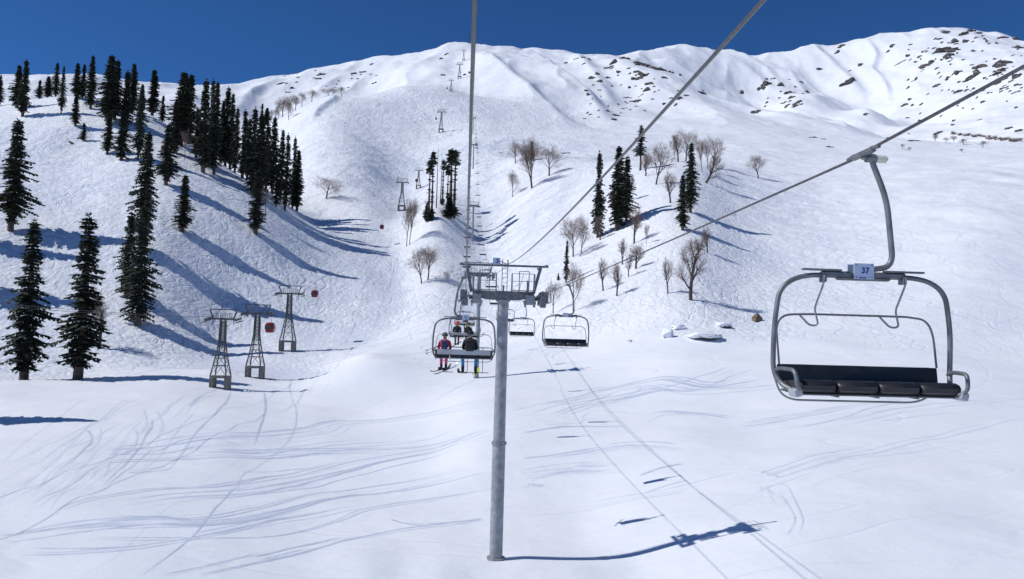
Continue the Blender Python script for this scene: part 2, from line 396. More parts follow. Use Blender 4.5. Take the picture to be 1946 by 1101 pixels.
def run_tracks(n, px0, px1, r0, r1, ln0, ln1, step, amp0, amp1, wl0, wl1, dep, drift=0.0, stopr=168):
    pcx = ru.uniform(px0, px1, n); a = np.arctan((pcx-PW/2)/FPX); r = ru.uniform(r0, r1, n)
    x = np.sin(a)*r; y = np.cos(a)*r; length = ru.uniform(ln0, ln1, n); ph = ru.uniform(0, 6.28, n); wl = ru.uniform(wl0, wl1, n); am = ru.uniform(amp0, amp1, n)
    dp = ru.uniform(0.5, 1.0, n)*dep; dr = ru.normal(0, 0.5, n)+drift; s = 0.0; hx = None
    while s < ln1:
        ia, ir, rr_ = idx(x, y); gx = -GX_[ia, ir]; gy = -GY_[ia, ir]
        h0 = np.arctan2(gy, gx); 
        if hx is None: hx = h0
        d = np.arctan2(np.sin(h0-hx), np.cos(h0-hx)); hx = hx+d*0.03
        ph = ph+6.283*step/wl*(1+0.3*np.sin(s*0.05+dr*9)); hd = hx+am*np.sin(ph)+dr*0.5
        x = x+np.cos(hd)*step; y = y+np.sin(hd)*step; s += step
        ok = (s < length) & (rr_ > stopr) & (rr_ < 1300)
        splat(x[ok], y[ok], dp[ok])
def traverse(n, px0, px1, r0, r1, ln0, ln1, step, hd0, hd1, dep, curv=0.003):
    pcx = ru.uniform(px0, px1, n); a = np.arctan((pcx-PW/2)/FPX); r = np.exp(ru.uniform(math.log(r0), math.log(r1), n))
    x = np.sin(a)*r; y = np.cos(a)*r; hd = np.radians(ru.uniform(hd0, hd1, n)); c = ru.normal(0, curv, n); length = ru.uniform(ln0, ln1, n); s = 0
    dp = ru.uniform(0.3, 1.0, n)*dep; ph = ru.uniform(0, 6.28, n)
    while s < ln1:
        hd = hd+c*step+0.010*np.sin(s*0.09+ph)*step; x = x+np.cos(hd)*step; y = y+np.sin(hd)*step; s += step
        ok = (s < length); fade = np.minimum(1, np.minimum(s, length-s)/6.0)
        splat(x[ok], y[ok], (dp*fade)[ok])
run_tracks(520, -60, 620, 200, 440, 40, 190, 0.34, 0.5, 1.25, 9, 24, 0.28)
run_tracks(420, 600, 1120, 240, 800, 40, 220, 0.36, 0.4, 1.2, 9, 26, 0.28, stopr=215)
run_tracks(170, 1080, 1560, 190, 460, 30, 150, 0.32, 0.4, 1.2, 9, 24, 0.22)
run_tracks(60, 1400, 1950, 200, 600, 30, 150, 0.32, 0.3, 0.8, 12, 30, 0.12)
for cx, cr, k in ((-100,60,9),(150,62,10),(330,75,8),(520,95,8),(700,100,7),(420,52,7),(900,100,6),(980,84,6),(1150,110,8),(1350,95,8),(1500,120,8),(1700,140,9),(1250,72,4),(1650,80,4)):
    base = ru.uniform(2, 26)
    traverse(k, cx-90, cx+90, cr*0.88, cr*1.14, 12, 60, 0.10, base-5, base+7, 0.045)
traverse(26, -50, 1950, 52, 180, 10, 50, 0.11, -12, 40, 0.04, 0.008)
traverse(12, 100, 900, 120, 200, 20, 60, 0.2, 60, 130, 0.07, 0.01)
traverse(24, 1300, 1950, 100, 320, 20, 80, 0.2, -5, 35, 0.08, 0.006)
# traverses and bundles of tracks seen on the flats: photo points, copies, sideways spread (m)
packed = np.zeros(XX.size)
def P1(L): return [(x/2.048, 650+y/2.048) for x, y in L]
def P2(L): return [(996+x/2.048, 650+y/2.048) for x, y in L]
BUN = [(P1([(380,420),(560,415),(700,385),(900,365),(1160,345),(1400,310),(1920,240)]),7,2.2,1.0),(P1([(390,455),(700,450),(900,440),(1370,430),(1920,350)]),5,1.6,0.9),
 (P1([(280,680),(600,600),(900,580),(1150,540),(1400,480),(1700,420),(1920,340)]),7,1.6,1.0),(P1([(0,770),(300,730),(600,720),(900,705),(1400,600),(1900,510)]),9,1.5,1.0),
 (P1([(100,815),(450,805),(650,775),(900,730),(1100,690),(1400,640)]),5,0.9,1.2),(P1([(640,920),(900,860),(1100,810),(1370,755)]),3,0.5,1.2),(P1([(780,920),(1100,850),(1400,770),(1600,735),(1900,690)]),3,0.35,1.4),
 (P1([(1530,695),(1650,715),(1900,690)]),3,0.35,1.2),(P1([(430,570),(530,440),(590,330),(580,260)]),3,1.0,0.8),(P1([(70,670),(300,540),(450,400),(460,330)]),3,1.5,0.7),(P1([(160,640),(400,480),(500,400),(570,290)]),3,1.5,0.6),
 (P1([(0,600),(200,470),(400,330),(560,215)]),7,3.5,0.35),(P1([(0,690),(180,560),(330,420),(450,290)]),7,3.0,0.35),(P1([(500,510),(640,508),(800,470)]),3,1.0,0.9),(P1([(940,510),(1100,505),(1280,485)]),2,0.4,1.0),
 (P1([(650,505),(770,350),(870,250),(900,190)]),1,0.1,1.1),(P1([(990,415),(1035,270),(1030,195)]),1,0.1,1.1),(P1([(930,590),(960,510),(1130,380),(1155,270),(1130,170),(1180,50)]),1,0.1,1.1),
 (P1([(320,920),(480,820),(590,700),(760,580),(990,410)]),1,0.1,0.8),(P1([(550,920),(740,770),(850,640),(930,560)]),1,0.1,0.9),(P1([(640,330),(700,290),(800,210),(900,160)]),3,1.0,0.6),
 (P1([(1000,450),(1400,400),(1900,300)]),3,1.5,0.7),(P1([(1600,280),(1750,190),(1850,150)]),2,0.5,1.0),
 (P2([(100,250),(300,190),(500,150),(700,170),(930,150)]),7,2.6,1.0),(P2([(100,290),(300,240),(500,200),(700,190),(930,110)]),6,2.2,0.9),(P2([(410,320),(560,280),(800,300)]),4,1.2,0.8),(P2([(0,355),(200,330),(400,330)]),5,0.8,0.9),(P2([(200,265),(450,282)]),1,0.3,1.1),
 (P2([(0,460),(200,440),(400,400),(640,410)]),4,0.7,0.9),(P2([(450,590),(600,540),(900,500),(1050,470),(1900,280)]),3,0.7,0.6),(P2([(900,350),(1200,300),(1500,250),(1940,200)]),8,3.0,0.6),(P2([(0,530),(200,500),(400,490)]),7,1.0,0.6),
 (P2([(450,525),(540,495),(620,478)]),1,0.2,1.5),(P2([(215,330),(240,310),(265,285),(320,280)]),2,0.5,1.0),(P2([(0,565),(90,565)]),3,0.3,0.9),(P2([(700,680),(900,600),(1000,560),(1070,680),(1060,760)]),3,0.6,0.5),(P2([(1000,560),(1300,460),(1940,380)]),4,1.5,0.4),
 (P2([(0,680),(300,640),(600,590),(900,520)]),3,0.8,0.5)]
def hpix(px, py, hi=260):
    d = ray(px, py); Yv = np.exp(np.linspace(math.log(42), math.log(hi), 220)); ia = int(np.argmin(np.abs(azl-math.atan2(d.x, d.y))))
    rr = Yv*math.hypot(d.x, d.y)/d.y; g = np.interp(rr, rad, ZZ[ia]); z = d.z/d.y*Yv; w_ = np.where(g >= z)[0]
    Yq = Yv[w_[0]] if len(w_) else hi
    return np.array([d.x/d.y*Yq, Yq])
for L, k, spread, wt in BUN:
    C0 = [hpix(x, y) for x, y in L]
    for q in range(k if k < 3 else int(k*2.3)):
        off = ru.normal(0, spread, 1)[0] if k > 1 else 0
        cs_ = []
        for j, c in enumerate(C0):
            t = C0[min(j+1, len(C0)-1)]-C0[max(j-1, 0)]; t = t/max(np.linalg.norm(t), 1e-6); nrm = np.array([-t[1], t[0]])
            if k > 1: off = off + ru.normal(0, spread*0.35, 1)[0]
            cs_.append(Vector((*(c+nrm*off), 0)))
        n0 = len(cs_)-1; sub_ = 420
        pp = np.array([(v.x, v.y) for v in smooth_path(cs_, sub_)]); n = len(pp)
        if k > 1:
            i0 = int(ru.uniform(0, 0.55)*n) if ru.rand() < 0.75 else 0; i1 = min(n, i0+int(n*ru.uniform(0.25, 0.8)))
        else: i0, i1 = 0, n
        t = np.linspace(0, 1, max(i1-i0, 2)); w_ = 1.3*wt*ru.choice((0.3,0.5,0.8,1.1))*np.minimum(1, np.minimum(t, 1-t)*6)*(0.85+0.15*np.sin(t*ru.uniform(10, 40)+q))
        m_ = min(len(w_), i1-i0); xs_ = pp[i0:i0+m_, 0]; ys_ = pp[i0:i0+m_, 1]
        soft_splat(packed, xs_, ys_, w_[:m_]); soft_splat(groove, xs_, ys_, 0.06*w_[:m_])
pk = packed.reshape(na, nr); pk = np.clip((pk*4+np.roll(pk,1,0)+np.roll(pk,-1,0)+np.roll(pk,1,1)+np.roll(pk,-1,1))/8*2.0, 0, 1.1)
G2d = groove.reshape(na, nr)
soft = (G2d*2+np.roll(G2d,1,0)+np.roll(G2d,-1,0)+np.roll(G2d,1,1)+np.roll(G2d,-1,1))/6*1.25
wide = smooth2(G2d, 7)
ZZ = ZZ - soft + wide*0.8
co = np.stack([XX, YY, ZZ], -1).reshape(-1, 3)
cz = float(ZZ[:, 0].mean()); co = np.vstack([co, [[0, 0, cz]]])
i = np.arange(na-1)[:, None]*nr; j = np.arange(nr-1)[None, :]
b0 = (i+j).ravel()
quads = np.stack([b0, b0+1, b0+nr+1, b0+nr], 1)[:, ::-1]
tri = np.stack([np.arange(na-1)*nr, np.full(na-1, na*nr), (np.arange(na-1)+1)*nr], 1)
tri = tri[:, ::-1]
me = bpy.data.meshes.new('snow_ground')
nq, nt_ = len(quads), len(tri)
me.vertices.add(len(co)); me.vertices.foreach_set('co', co.ravel())
me.loops.add(nq*4+nt_*3); me.loops.foreach_set('vertex_index', np.concatenate([quads.ravel(), tri.ravel()]).astype(np.int32))
me.polygons.add(nq+nt_)
ls = np.concatenate([np.arange(nq)*4, nq*4+np.arange(nt_)*3]).astype(np.int32)
me.polygons.foreach_set('loop_start', ls)
me.polygons.foreach_set('use_smooth', np.ones(nq+nt_, bool))
me.update(calc_edges=True)
# track density, by place: slopes either side of the lift are skied out, the right-hand fields are smooth
r_ = RR; a_ = AA
# photo column of each azimuth
pc = PW/2 + np.tan(np.clip(a_, -0.8, 0.8))*FPX
lim_ = np.interp(pc, [0,350,500,800,900,1100,1300,2000], [165,190,235,225,195,178,160,165])
trk = sst(r_, lim_, lim_*1.12)*(1-0.75*sst(r_, 1200, 1700))
trk = trk*(1-0.72*sst(pc, 1380, 1560)*1.0)
streak = (1-sst(r_, 150, 210))*sst(r_, 20, 45)*(1-0.4*sst(pc,1500,1900))
streak = np.maximum(streak, 0.5*sst(pc, 1350, 1550)*(1-sst(r_, 450, 700)))
mog = sst(r_, 330, 700)*(1-sst(pc, 1080, 1260))*(1-0.55*sst(r_, 1250, 1500))
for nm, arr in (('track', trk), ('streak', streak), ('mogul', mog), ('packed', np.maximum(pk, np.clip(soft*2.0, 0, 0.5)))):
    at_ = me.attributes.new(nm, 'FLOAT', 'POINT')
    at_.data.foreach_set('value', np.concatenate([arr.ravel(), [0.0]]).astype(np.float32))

def snow_material(name, tracks=True):
    m = bpy.data.materials.new(name); m.use_nodes = True
    n = m.node_tree.nodes; l = m.node_tree.links; b = n['Principled BSDF']
    b.inputs['Roughness'].default_value = 0.62; b.inputs['Specular IOR Level'].default_value = 0.25
    geo = n.new('ShaderNodeNewGeometry')
    def math_(op, a, bb=None, c=None, clamp=False):
        q = n.new('ShaderNodeMath'); q.operation = op; q.use_clamp = clamp
        for k, s in enumerate((a, bb, c)):
            if s is None: continue
            if isinstance(s, (int, float)): q.inputs[k].default_value = s
            else: l.new(s, q.inputs[k])
        return q.outputs[0]
    def mapping(rot=0, sc=(1,1,1), loc=(0,0,0)):
        q = n.new('ShaderNodeMapping'); q.vector_type = 'POINT'
        q.inputs['Rotation'].default_value = (0,0,R_(rot)); q.inputs['Scale'].default_value = sc; q.inputs['Location'].default_value = loc
        l.new(geo.outputs['Position'], q.inputs['Vector']); return q.outputs[0]
    def noise(vec, sc, det=3, dist=0.0, rough=0.5):
        q = n.new('ShaderNodeTexNoise'); q.inputs['Scale'].default_value = sc; q.inputs['Detail'].default_value = det
        q.inputs['Distortion'].default_value = dist; q.inputs['Roughness'].default_value = rough
        l.new(vec, q.inputs['Vector']); return q.outputs['Fac']
    def ramp(v, a, bb, lo=0.0, hi=1.0):
        q = n.new('ShaderNodeMapRange'); q.interpolation_type = 'SMOOTHSTEP'
        q.inputs['From Min'].default_value = a; q.inputs['From Max'].default_value = bb
        q.inputs['To Min'].default_value = lo; q.inputs['To Max'].default_value = hi
        l.new(v, q.inputs['Value']); return q.outputs[0]
    def lines(vec, sc, k, wdt, seed_loc, mask_sc, m0=0.45, m1=0.6, det=1.0, dist=0.6):
        """meandering grooves: the level lines of a smooth noise, broken up by a mask"""
        nz = noise(vec, sc, det, dist, 0.4)
        s = math_('ABSOLUTE', math_('SINE', math_('MULTIPLY', nz, k)))
        ln = ramp(s, 0.0, wdt, 1.0, 0.0)
        mk = ramp(noise(mapping(0, (1,1,1), seed_loc), mask_sc, 2), m0, m1)
        return math_('MULTIPLY', ln, mk)
    def attr(nm):
        q = n.new('ShaderNodeAttribute'); q.attribute_name = nm; return q.outputs['Fac']
    P0 = mapping()
    h = math_('MULTIPLY', noise(P0, 0.9, 5, 0.2, 0.55), 0.06)
    h = math_('ADD', h, math_('MULTIPLY', noise(P0, 6.0, 3), 0.010))
    if tracks:
        T = attr('track'); S = attr('streak'); G = attr('mogul')
        t = lines(mapping(20, (1,0.8,0.9)), 0.045, 34, 0.42, (31,7,0), 0.045, 0.34, 0.52)
        t = math_('ADD', t, lines(mapping(-35, (1,0.75,0.9), (90,40,0)), 0.06, 30, 0.40, (3,97,0), 0.05, 0.36, 0.54))
        t = math_('ADD', t, lines(mapping(65, (0.9,0.6,0.8), (190,10,9)), 0.035, 44, 0.38, (63,17,5), 0.04, 0.38, 0.56))
        t = math_('ADD', t, math_('MULTIPLY', lines(mapping(10, (1.2,0.5,0.8), (19,310,9)), 0.085, 26, 0.45, (163,117,5), 0.06, 0.42, 0.6), 0.8))
        t = math_('MULTIPLY', math_('MULTIPLY', t, T), -0.085)
        h = math_('ADD', h, t)
        chop = math_('MULTIPLY', math_('MULTIPLY', noise(mapping(15, (1,0.6,1)), 0.42, 4, 0.8, 0.6), T), 0.62)
        h = math_('ADD', h, chop)
        mg = math_('MULTIPLY', math_('MULTIPLY', noise(mapping(0, (1,0.45,0.6)), 0.16, 4, 0.5, 0.62), G), 1.9)
        h = math_('ADD', h, mg)
        # long drawn-out traverses on the flats
        s1 = lines(mapping(-12, (0.16,1,0.6)), 0.075, 40, 0.30, (11,47,0), 0.018, 0.5, 0.62, 0.5, 0.15)
        s2 = lines(mapping(-28, (0.12,1,0.6), (70,140,0)), 0.060, 46, 0.26, (41,7,0), 0.016, 0.5, 0.62, 0.5, 0.15)
        s3 = lines(mapping(8, (0.22,1,0.6), (10,240,0)), 0.055, 40, 0.20, (141,77,0), 0.02, 0.52, 0.66, 0.5, 0.2)
        s = math_('ADD', math_('ADD', s1, s2), s3)
        h = math_('ADD', h, math_('MULTIPLY', math_('MULTIPLY', s, S), -0.05))
        rip = math_('MULTIPLY', math_('MULTIPLY', noise(mapping(-15, (0.12,1,0.5)), 0.9, 4, 0.3, 0.6), S), 0.09)
        h = math_('ADD', h, rip)
    bu = n.new('ShaderNodeBump'); bu.inputs['Strength'].default_value = 1.0; bu.inputs['Distance'].default_value = 1.0
    l.new(h, bu.inputs['Height']); l.new(bu.outputs['Normal'], b.inputs['Normal'])
    cr = n.new('ShaderNodeValToRGB'); e = cr.color_ramp.elements
    e[0].color = (0.78,0.81,0.86,1); e[1].color = (0.84,0.86,0.89,1); e[0].position = 0.3; e[1].position = 0.65
    l.new(noise(P0, 0.03, 5), cr.inputs['Fac']); 
    if tracks:
        # pressed, glazed snow in the ski tracks is a little darker and bluer than powder
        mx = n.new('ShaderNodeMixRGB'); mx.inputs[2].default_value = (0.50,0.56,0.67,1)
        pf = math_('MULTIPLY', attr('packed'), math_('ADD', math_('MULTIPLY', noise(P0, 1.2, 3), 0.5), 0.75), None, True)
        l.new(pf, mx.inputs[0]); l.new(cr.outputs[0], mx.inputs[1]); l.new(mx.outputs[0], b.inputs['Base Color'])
    else: l.new(cr.outputs[0], b.inputs['Base Color'])
    return m
M['snow'] = snow_material('snow')
M['snow_clean'] = snow_material('snow_untracked', False)
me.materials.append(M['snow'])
ground = bpy.data.objects.new('snow_ground', me); C.objects.link(ground); ground['kind'] = 'structure'
# ------------------------------------------------------------------ chairlift line
LU = (885-PW/2)/FPX + math.tan(R_(ROLL))*0*0          # heading of the lift line: x = LU * y
LA = math.atan(-LU)                                    # rotation about z of a thing that faces up the line
def onl(s, off=0.0):
    """point on the lift line: s metres of forward depth, off metres to the right of the left rope"""
    return (LU*s + off, s)
GAUGE = 5.04
ROPEH = 17.42
TW = {}
def tower_spot(px, py, hi):
    p = hit(px, py, 40, hi); return p

def make_lift_tower(H, sign=True):
    """local origin at the foot, x across the line, y up the line"""
    root = empty('lift_tower')
    pole = MB(); pole.tube([(0,0,-0.6),(0,0,7.55)], 0.43, 28, True); pole.tube([(0,0,7.55),(0,0,H)], [0.40,0.36], 28)
    pole.disc((0,0,7.50), (0,0,1), 0.50, 0.07, 24); pole.disc((0,0,7.60), (0,0,1), 0.50, 0.07, 24)
    for k in range(12):
        a = k*math.pi/6; pole.disc((0.46*math.cos(a), 0.46*math.sin(a), 7.55), (0,0,1), 0.025, 0.24, 6)
    pole.disc((0,0,H-0.05), (0,0,1), 0.47, 0.1, 24); pole.disc((0,0,0.1), (0,0,1), 0.6, 0.12, 24)
    pole.build('pole', M['pole'], root, True)
    b = MB()       # cross beam: tapered box girder
    zt = H+0.62
    for s in (-1, 1):
        vs = []
        for (x, zb) in ((0, H), (s*1.15, H+0.04), (s*2.05, H+0.32)):
            vs += [(x,-0.26,zb),(x,0.26,zb),(x,0.26,zt),(x,-0.26,zt)]
        fs = []
        for i in range(2):
            for q in range(4): fs.append((i*4+q, i*4+(q+1)%4, (i+1)*4+(q+1)%4, (i+1)*4+q))
        fs.append((8,9,10,11)); b.add(vs, fs)
    b.box((0,-0.30,H+0.30), (1.0,0.06,0.62), taper=0.45)
    b.build('cross_beam', M['galvdark'], root)
    # rocker boxes at the beam ends
    for s in (-1, 1):
        e = MB()
        e.box((s*1.78,0,H+0.16), (0.62,1.3,0.42), bevel=0.04); e.box((s*1.78,0,H-0.14), (0.78,0.9,0.22), bevel=0.03)
        for yy in (-0.4, 0.4):
            for xx in (-0.3, 0.3): e.disc((s*1.78+xx, yy, H-0.3), (0,0,1), 0.05, 0.2, 8)
        e.bar((s*2.02,-0.1,zt-0.02), (s*2.05,-0.1,zt+0.95), 0.10); e.bar((s*1.62,-0.1,zt-0.02), (s*1.62,-0.1,zt+0.75), 0.14, 0.2)
        e.build('beam_end', M['galv'], root, True)
    # lifting frame above
    fr = MB()
    fr.bar((-2.14,0,zt-0.1), (-2.47,0,zt+1.68), 0.17, 0.2); fr.bar((2.02,0,zt-0.1), (2.47,0,zt+1.68), 0.17, 0.2)
    fr.bar((-2.98,0,zt+1.72), (2.98,0,zt+1.72), 0.16, 0.13)
    for s in (-1, 1):
        fr.disc((s*2.85,0,zt+1.76), (0,0,1), 0.12, 0.16, 10); fr.bar((s*2.35,0,zt+1.5), (s*2.35,0,zt+1.62), 0.25, 0.05)
    fr.bar((0.0,0,zt), (0.0,0,zt+0.4), 0.1)
    fr.build('lifting_frame', M['galvdark'], root)
    # work platforms with railings
    for s in (-1, 1):
        pl = MB()
        for yy in (-0.95, -0.75, -0.55): pl.bar((s*0.45,yy,zt+0.03), (s*2.0,yy,zt+0.03), 0.16, 0.03)
        for k in range(4): pl.bar((s*(0.5+k*0.48),-1.05,zt-0.02), (s*(0.5+k*0.48),0,zt-0.02), 0.05)
        pf = pl.build('platform', M['galv'], root)
        r = MB()
        xs = (0.52, 0.98, 1.62, 2.0) if s > 0 else (0.52, 0.98, 1.62, 2.0)
        for k, x in enumerate(xs):
            hh = 1.28 if k in (1, 2) else 1.12
            for yy in (-1.05,) + ((-0.35,) if k in (0, 3) else ()):
                r.bar((s*x,yy,zt), (s*x,yy,zt+hh), 0.055)
        r.bar((s*0.98,-1.05,zt+1.28), (s*1.62,-1.05,zt+1.28), 0.045)
        for hh in (1.12, 0.62): r.bar((s*0.52,-1.05,zt+hh), (s*2.0,-1.05,zt+hh), 0.035); 
        for x in (0.52, 2.0): r.bar((s*x,-1.05,zt+1.12), (s*x,-0.35,zt+1.12), 0.035)
        r.bar((s*0.98,-1.05,zt), (s*1.25,-1.05,zt+1.12), 0.03)
        r.build('railing', M['galv'], pf)
    ld = MB()
    for x in (-0.17, 0.17):
        ld.bar((x+0.04,-0.40,zt), (x+0.04,-0.40,zt+2.1), 0.05, 0.035); ld.bar((x+0.04,0.52,1.2), (x+0.04,0.52,zt), 0.05, 0.035)
    z = 1.4
    while z < zt+2.0:
        yy = 0.52 if z < zt else -0.40
        ld.bar((-0.13,yy,z), (0.21,yy,z), 0.025); z += 0.3
    ld.build('ladder', M['galv'], root)
    # rope wheels
    for s in (-1, 1):
        xc = s*GAUGE/2
        bt = MB()
        for g in (-0.72, 0.72):
            bt.box((xc-s*0.19,g,H+0.32), (0.06,1.15,0.22), bevel=0.02); bt.box((xc+s*0.15,g,H+0.34), (0.05,1.1,0.16), bevel=0.02)
        bt.box((xc-s*0.28,0,H+0.16), (0.1,1.8,0.26), bevel=0.03)
        bt.bar((s*1.9,0,H+0.16), (xc-s*0.24,0,H+0.16), 0.24)
        bt.box((xc+s*0.34,0,H-0.12), (0.32,2.9,0.05)); 
        for yy in (-1.4,-0.7,0,0.7,1.4): bt.bar((xc+s*0.2,yy,H+0.3), (xc+s*0.34,yy,H-0.1), 0.05)
        for g in (-1.0,-0.35,0.35,1.0):
            bt.box((xc,g,H+0.14), (0.30,0.34,0.26), bevel=0.05); bt.box((xc+s*0.05,g,H-0.10), (0.36,0.20,0.30), bevel=0.04)
        bt.box((xc+s*0.12,-1.25,H+0.22), (0.46,0.20,0.75), bevel=0.06); bt.box((xc+s*0.02,-1.3,H-0.22), (0.40,0.25,0.50), bevel=0.05)
        st = bt.build('sheave_assembly', M['galvdark'], root)
        for k in range(6):
            yy = -1.15+k*0.46; zz = H+0.42-0.012*(yy*yy)
            wl = MB(); wl.disc((xc,yy,zz), (1,0,0), 0.215, 0.11, 14); wl.disc((xc,yy,zz), (1,0,0), 0.08, 0.24, 8)
            wl.build('wheel', M['rubber'], st, True)
        rl = MB()
        for yy in (-1.4,0,1.4): rl.bar((xc+s*0.5,yy,H-0.1), (xc+s*0.5,yy,H+0.95), 0.03)
        rl.bar((xc+s*0.5,-1.4,H+0.95), (xc+s*0.5,1.4,H+0.95), 0.03); rl.bar((xc+s*0.5,-1.4,H+0.45), (xc+s*0.5,1.4,H+0.45), 0.025)
        rl.build('catwalk_railing', M['galv'], root)
    an = MB()       # comm line bracket
    an.bar((-0.62,-0.1,zt+2.15), (0.0,-0.1,zt+1.88), 0.05); an.bar((0.0,-0.1,zt+1.88), (0.27,-0.1,zt+1.78), 0.05); an.bar((0.27,-0.1,zt+1.6), (0.27,-0.1,zt+2.05), 0.045)
    an.bar((-0.55,-0.1,zt+2.0), (-0.1,-0.1,zt+1.75), 0.04)
    an.build('line_bracket', M['galvdark'], root)
    if sign:
        sp = MB(); sp.box((-0.52,-0.20,zt+1.98), (0.5,0.02,0.46), bevel=0.004)
        so_ = sp.build('sign_plate', M['sign'], root)
        text_mesh('numeral', '3', 0.42, M['ink'], so_, (-0.47,-0.22,zt+1.98), (R_(90),0,0))
    return root
# tower feet along the line (photo column, row of the foot, farthest depth to search)
H3 = 17.0
towers = []
xm = GAUGE/2
t3 = make_lift_tower(H3)
X3, Y3 = onl(52.7, xm); g3 = H1(X3, Y3)
t3.location = (X3, Y3, g3); t3.rotation_euler = (0,0,LA)
tag(t3, 'nearest grey chairlift tower with a numbered plate, ladder and railings, in mid snowfield', 'lift tower', 'towers along the chairlift line')
TWS = [(52.7, g3)]
far_t = [(150, 'chairlift tower just behind the nearest tower, its platform showing beside the left wheels'),
         (385, 'small chairlift tower standing on the skied slope right of the bare-trunked fir clump'),
         (560, 'distant chairlift tower at the top of the small snow knoll right of the fir clump'),
         (850, 'farthest chairlift tower, a speck beside the rope on the broad upper slope')]
for s, lb in far_t:
    t = dup(t3, ('sign_plate',)); X, Y = onl(s, xm); g = H1(X, Y)
    zs_ = 1.13 if s == 150 else 1.0
    t.location = (X, Y, g); t.rotation_euler = (0,0,LA); t.scale = (1,1,zs_)
    tag(t, lb, 'lift tower'); TWS.append((s, g+ROPEH*(zs_-1)))
X, Y = onl(-48, xm)
TW_all = [(-48, 2.55-ROPEH)] + TWS + [(1150, TWS[-1][1]+90)]
# rope heights at the towers
RH = [(s, g+ROPEH) for s, g in TW_all]
RH[0] = (-48, 2.62)
def rope_z(s, left=False):
    e = 0.0
    if left and s < 52.7:
        for (a0, e0), (a1, e1) in zip(((-48,0),(0,-0.22),(29.3,-0.50),(52.7,0)), ((0,-0.22),(29.3,-0.50),(52.7,0))):
            if a0 <= s <= a1: e = e0+(e1-e0)*(s-a0)/(a1-a0)
    if not left and s < 10: e = 0.03+0.045*(10-s) if s > 4 else 0.30+0.004*(4-s)
    for (s0, z0), (s1, z1) in zip(RH[:-1], RH[1:]):
        if s <= s1 or s1 == RH[-1][0]:
            t = (s-s0)/(s1-s0); L = s1-s0
            sag = (0.15 if left else 0.3) if s1 < 100 else (2.1 if s1 < 160 else L*L*0.00009)
            return z0+(z1-z0)*t - 4*sag*t*(1-t) + e
def rope_pts(off, s0, s1, n, dz=0.0):
    out = []
    for k in range(n+1):
        s = s0+(s1-s0)*(k/n); x, y = onl(s, off); out.append((x, y, rope_z(s, off < 1)+dz))
    return out
def haul_rope(off, label):
    b = MB(); rr = 0.0195
    # twisted strands where one can see them
    core = rope_pts(off, -12, 34, 240)
    b.tube(core, rr*0.72, 6)
    P = [Vector(p) for p in rope_pts(off, -12, 34, 3000)]
    acc = 0; lay = 0.34
    dirv = (P[-1]-P[0]).normalized(); a = dirv.cross(Vector((0,0,1))).normalized(); c = a.cross(dirv)
    L = (P[1]-P[0]).length
    for st in range(6):
        pts = []
        for i, p in enumerate(P):
            an = 2*math.pi*(i*L/lay + st/6); pts.append(p + a*(math.cos(an)*rr*0.60) + c*(math.sin(an)*rr*0.60))
        b.tube(pts, rr*0.44, 4, False)
    b.tube(rope_pts(off, -60, -12, 10), rr, 6)
    b.tube(rope_pts(off, 34, 150, 90), rr, 6)
    b.tube(rope_pts(off, 150, 1150, 160), rr*1.4, 5)
    o = b.build('haul_rope', M['wire'], None, True)
    return tag(o, label, 'cable')
haul_rope(0.0, 'twisted steel haul rope passing straight overhead to the left side of the lift towers')
haul_rope(GAUGE, 'twisted steel haul rope carrying the empty chairs, rising to the right edge of the sky')
cm = MB()
cp = []
for k in range(81):
    s = -48 + (52.7+48)*k/80; t = k/80
    z0 = 2.9+2.0; z1 = g3+H3+0.62+1.8
    x, y = onl(s, xm-0.0+0.25*t); cp.append((x, y, z0+(z1-z0)*t-4*1.72*t*(1-t)))
cm.tube(cp, 0.024, 7)
cp = []
for k in range(61):
    s = 52.7+(150-52.7)*k/60; t = k/60; z0 = g3+H3+0.62+1.8; z1 = TWS[1][1]+H3+2.4
    x, y = onl(s, xm+0.25); cp.append((x, y, z0+(z1-z0)*t-4*1.3*t*(1-t)))
cm.tube(cp, 0.02, 6)
tag(cm.build('signal_cable', M['wire'], None, True), 'thin smooth grey signal cable swooping to the bracket atop the nearest lift tower', 'cable')

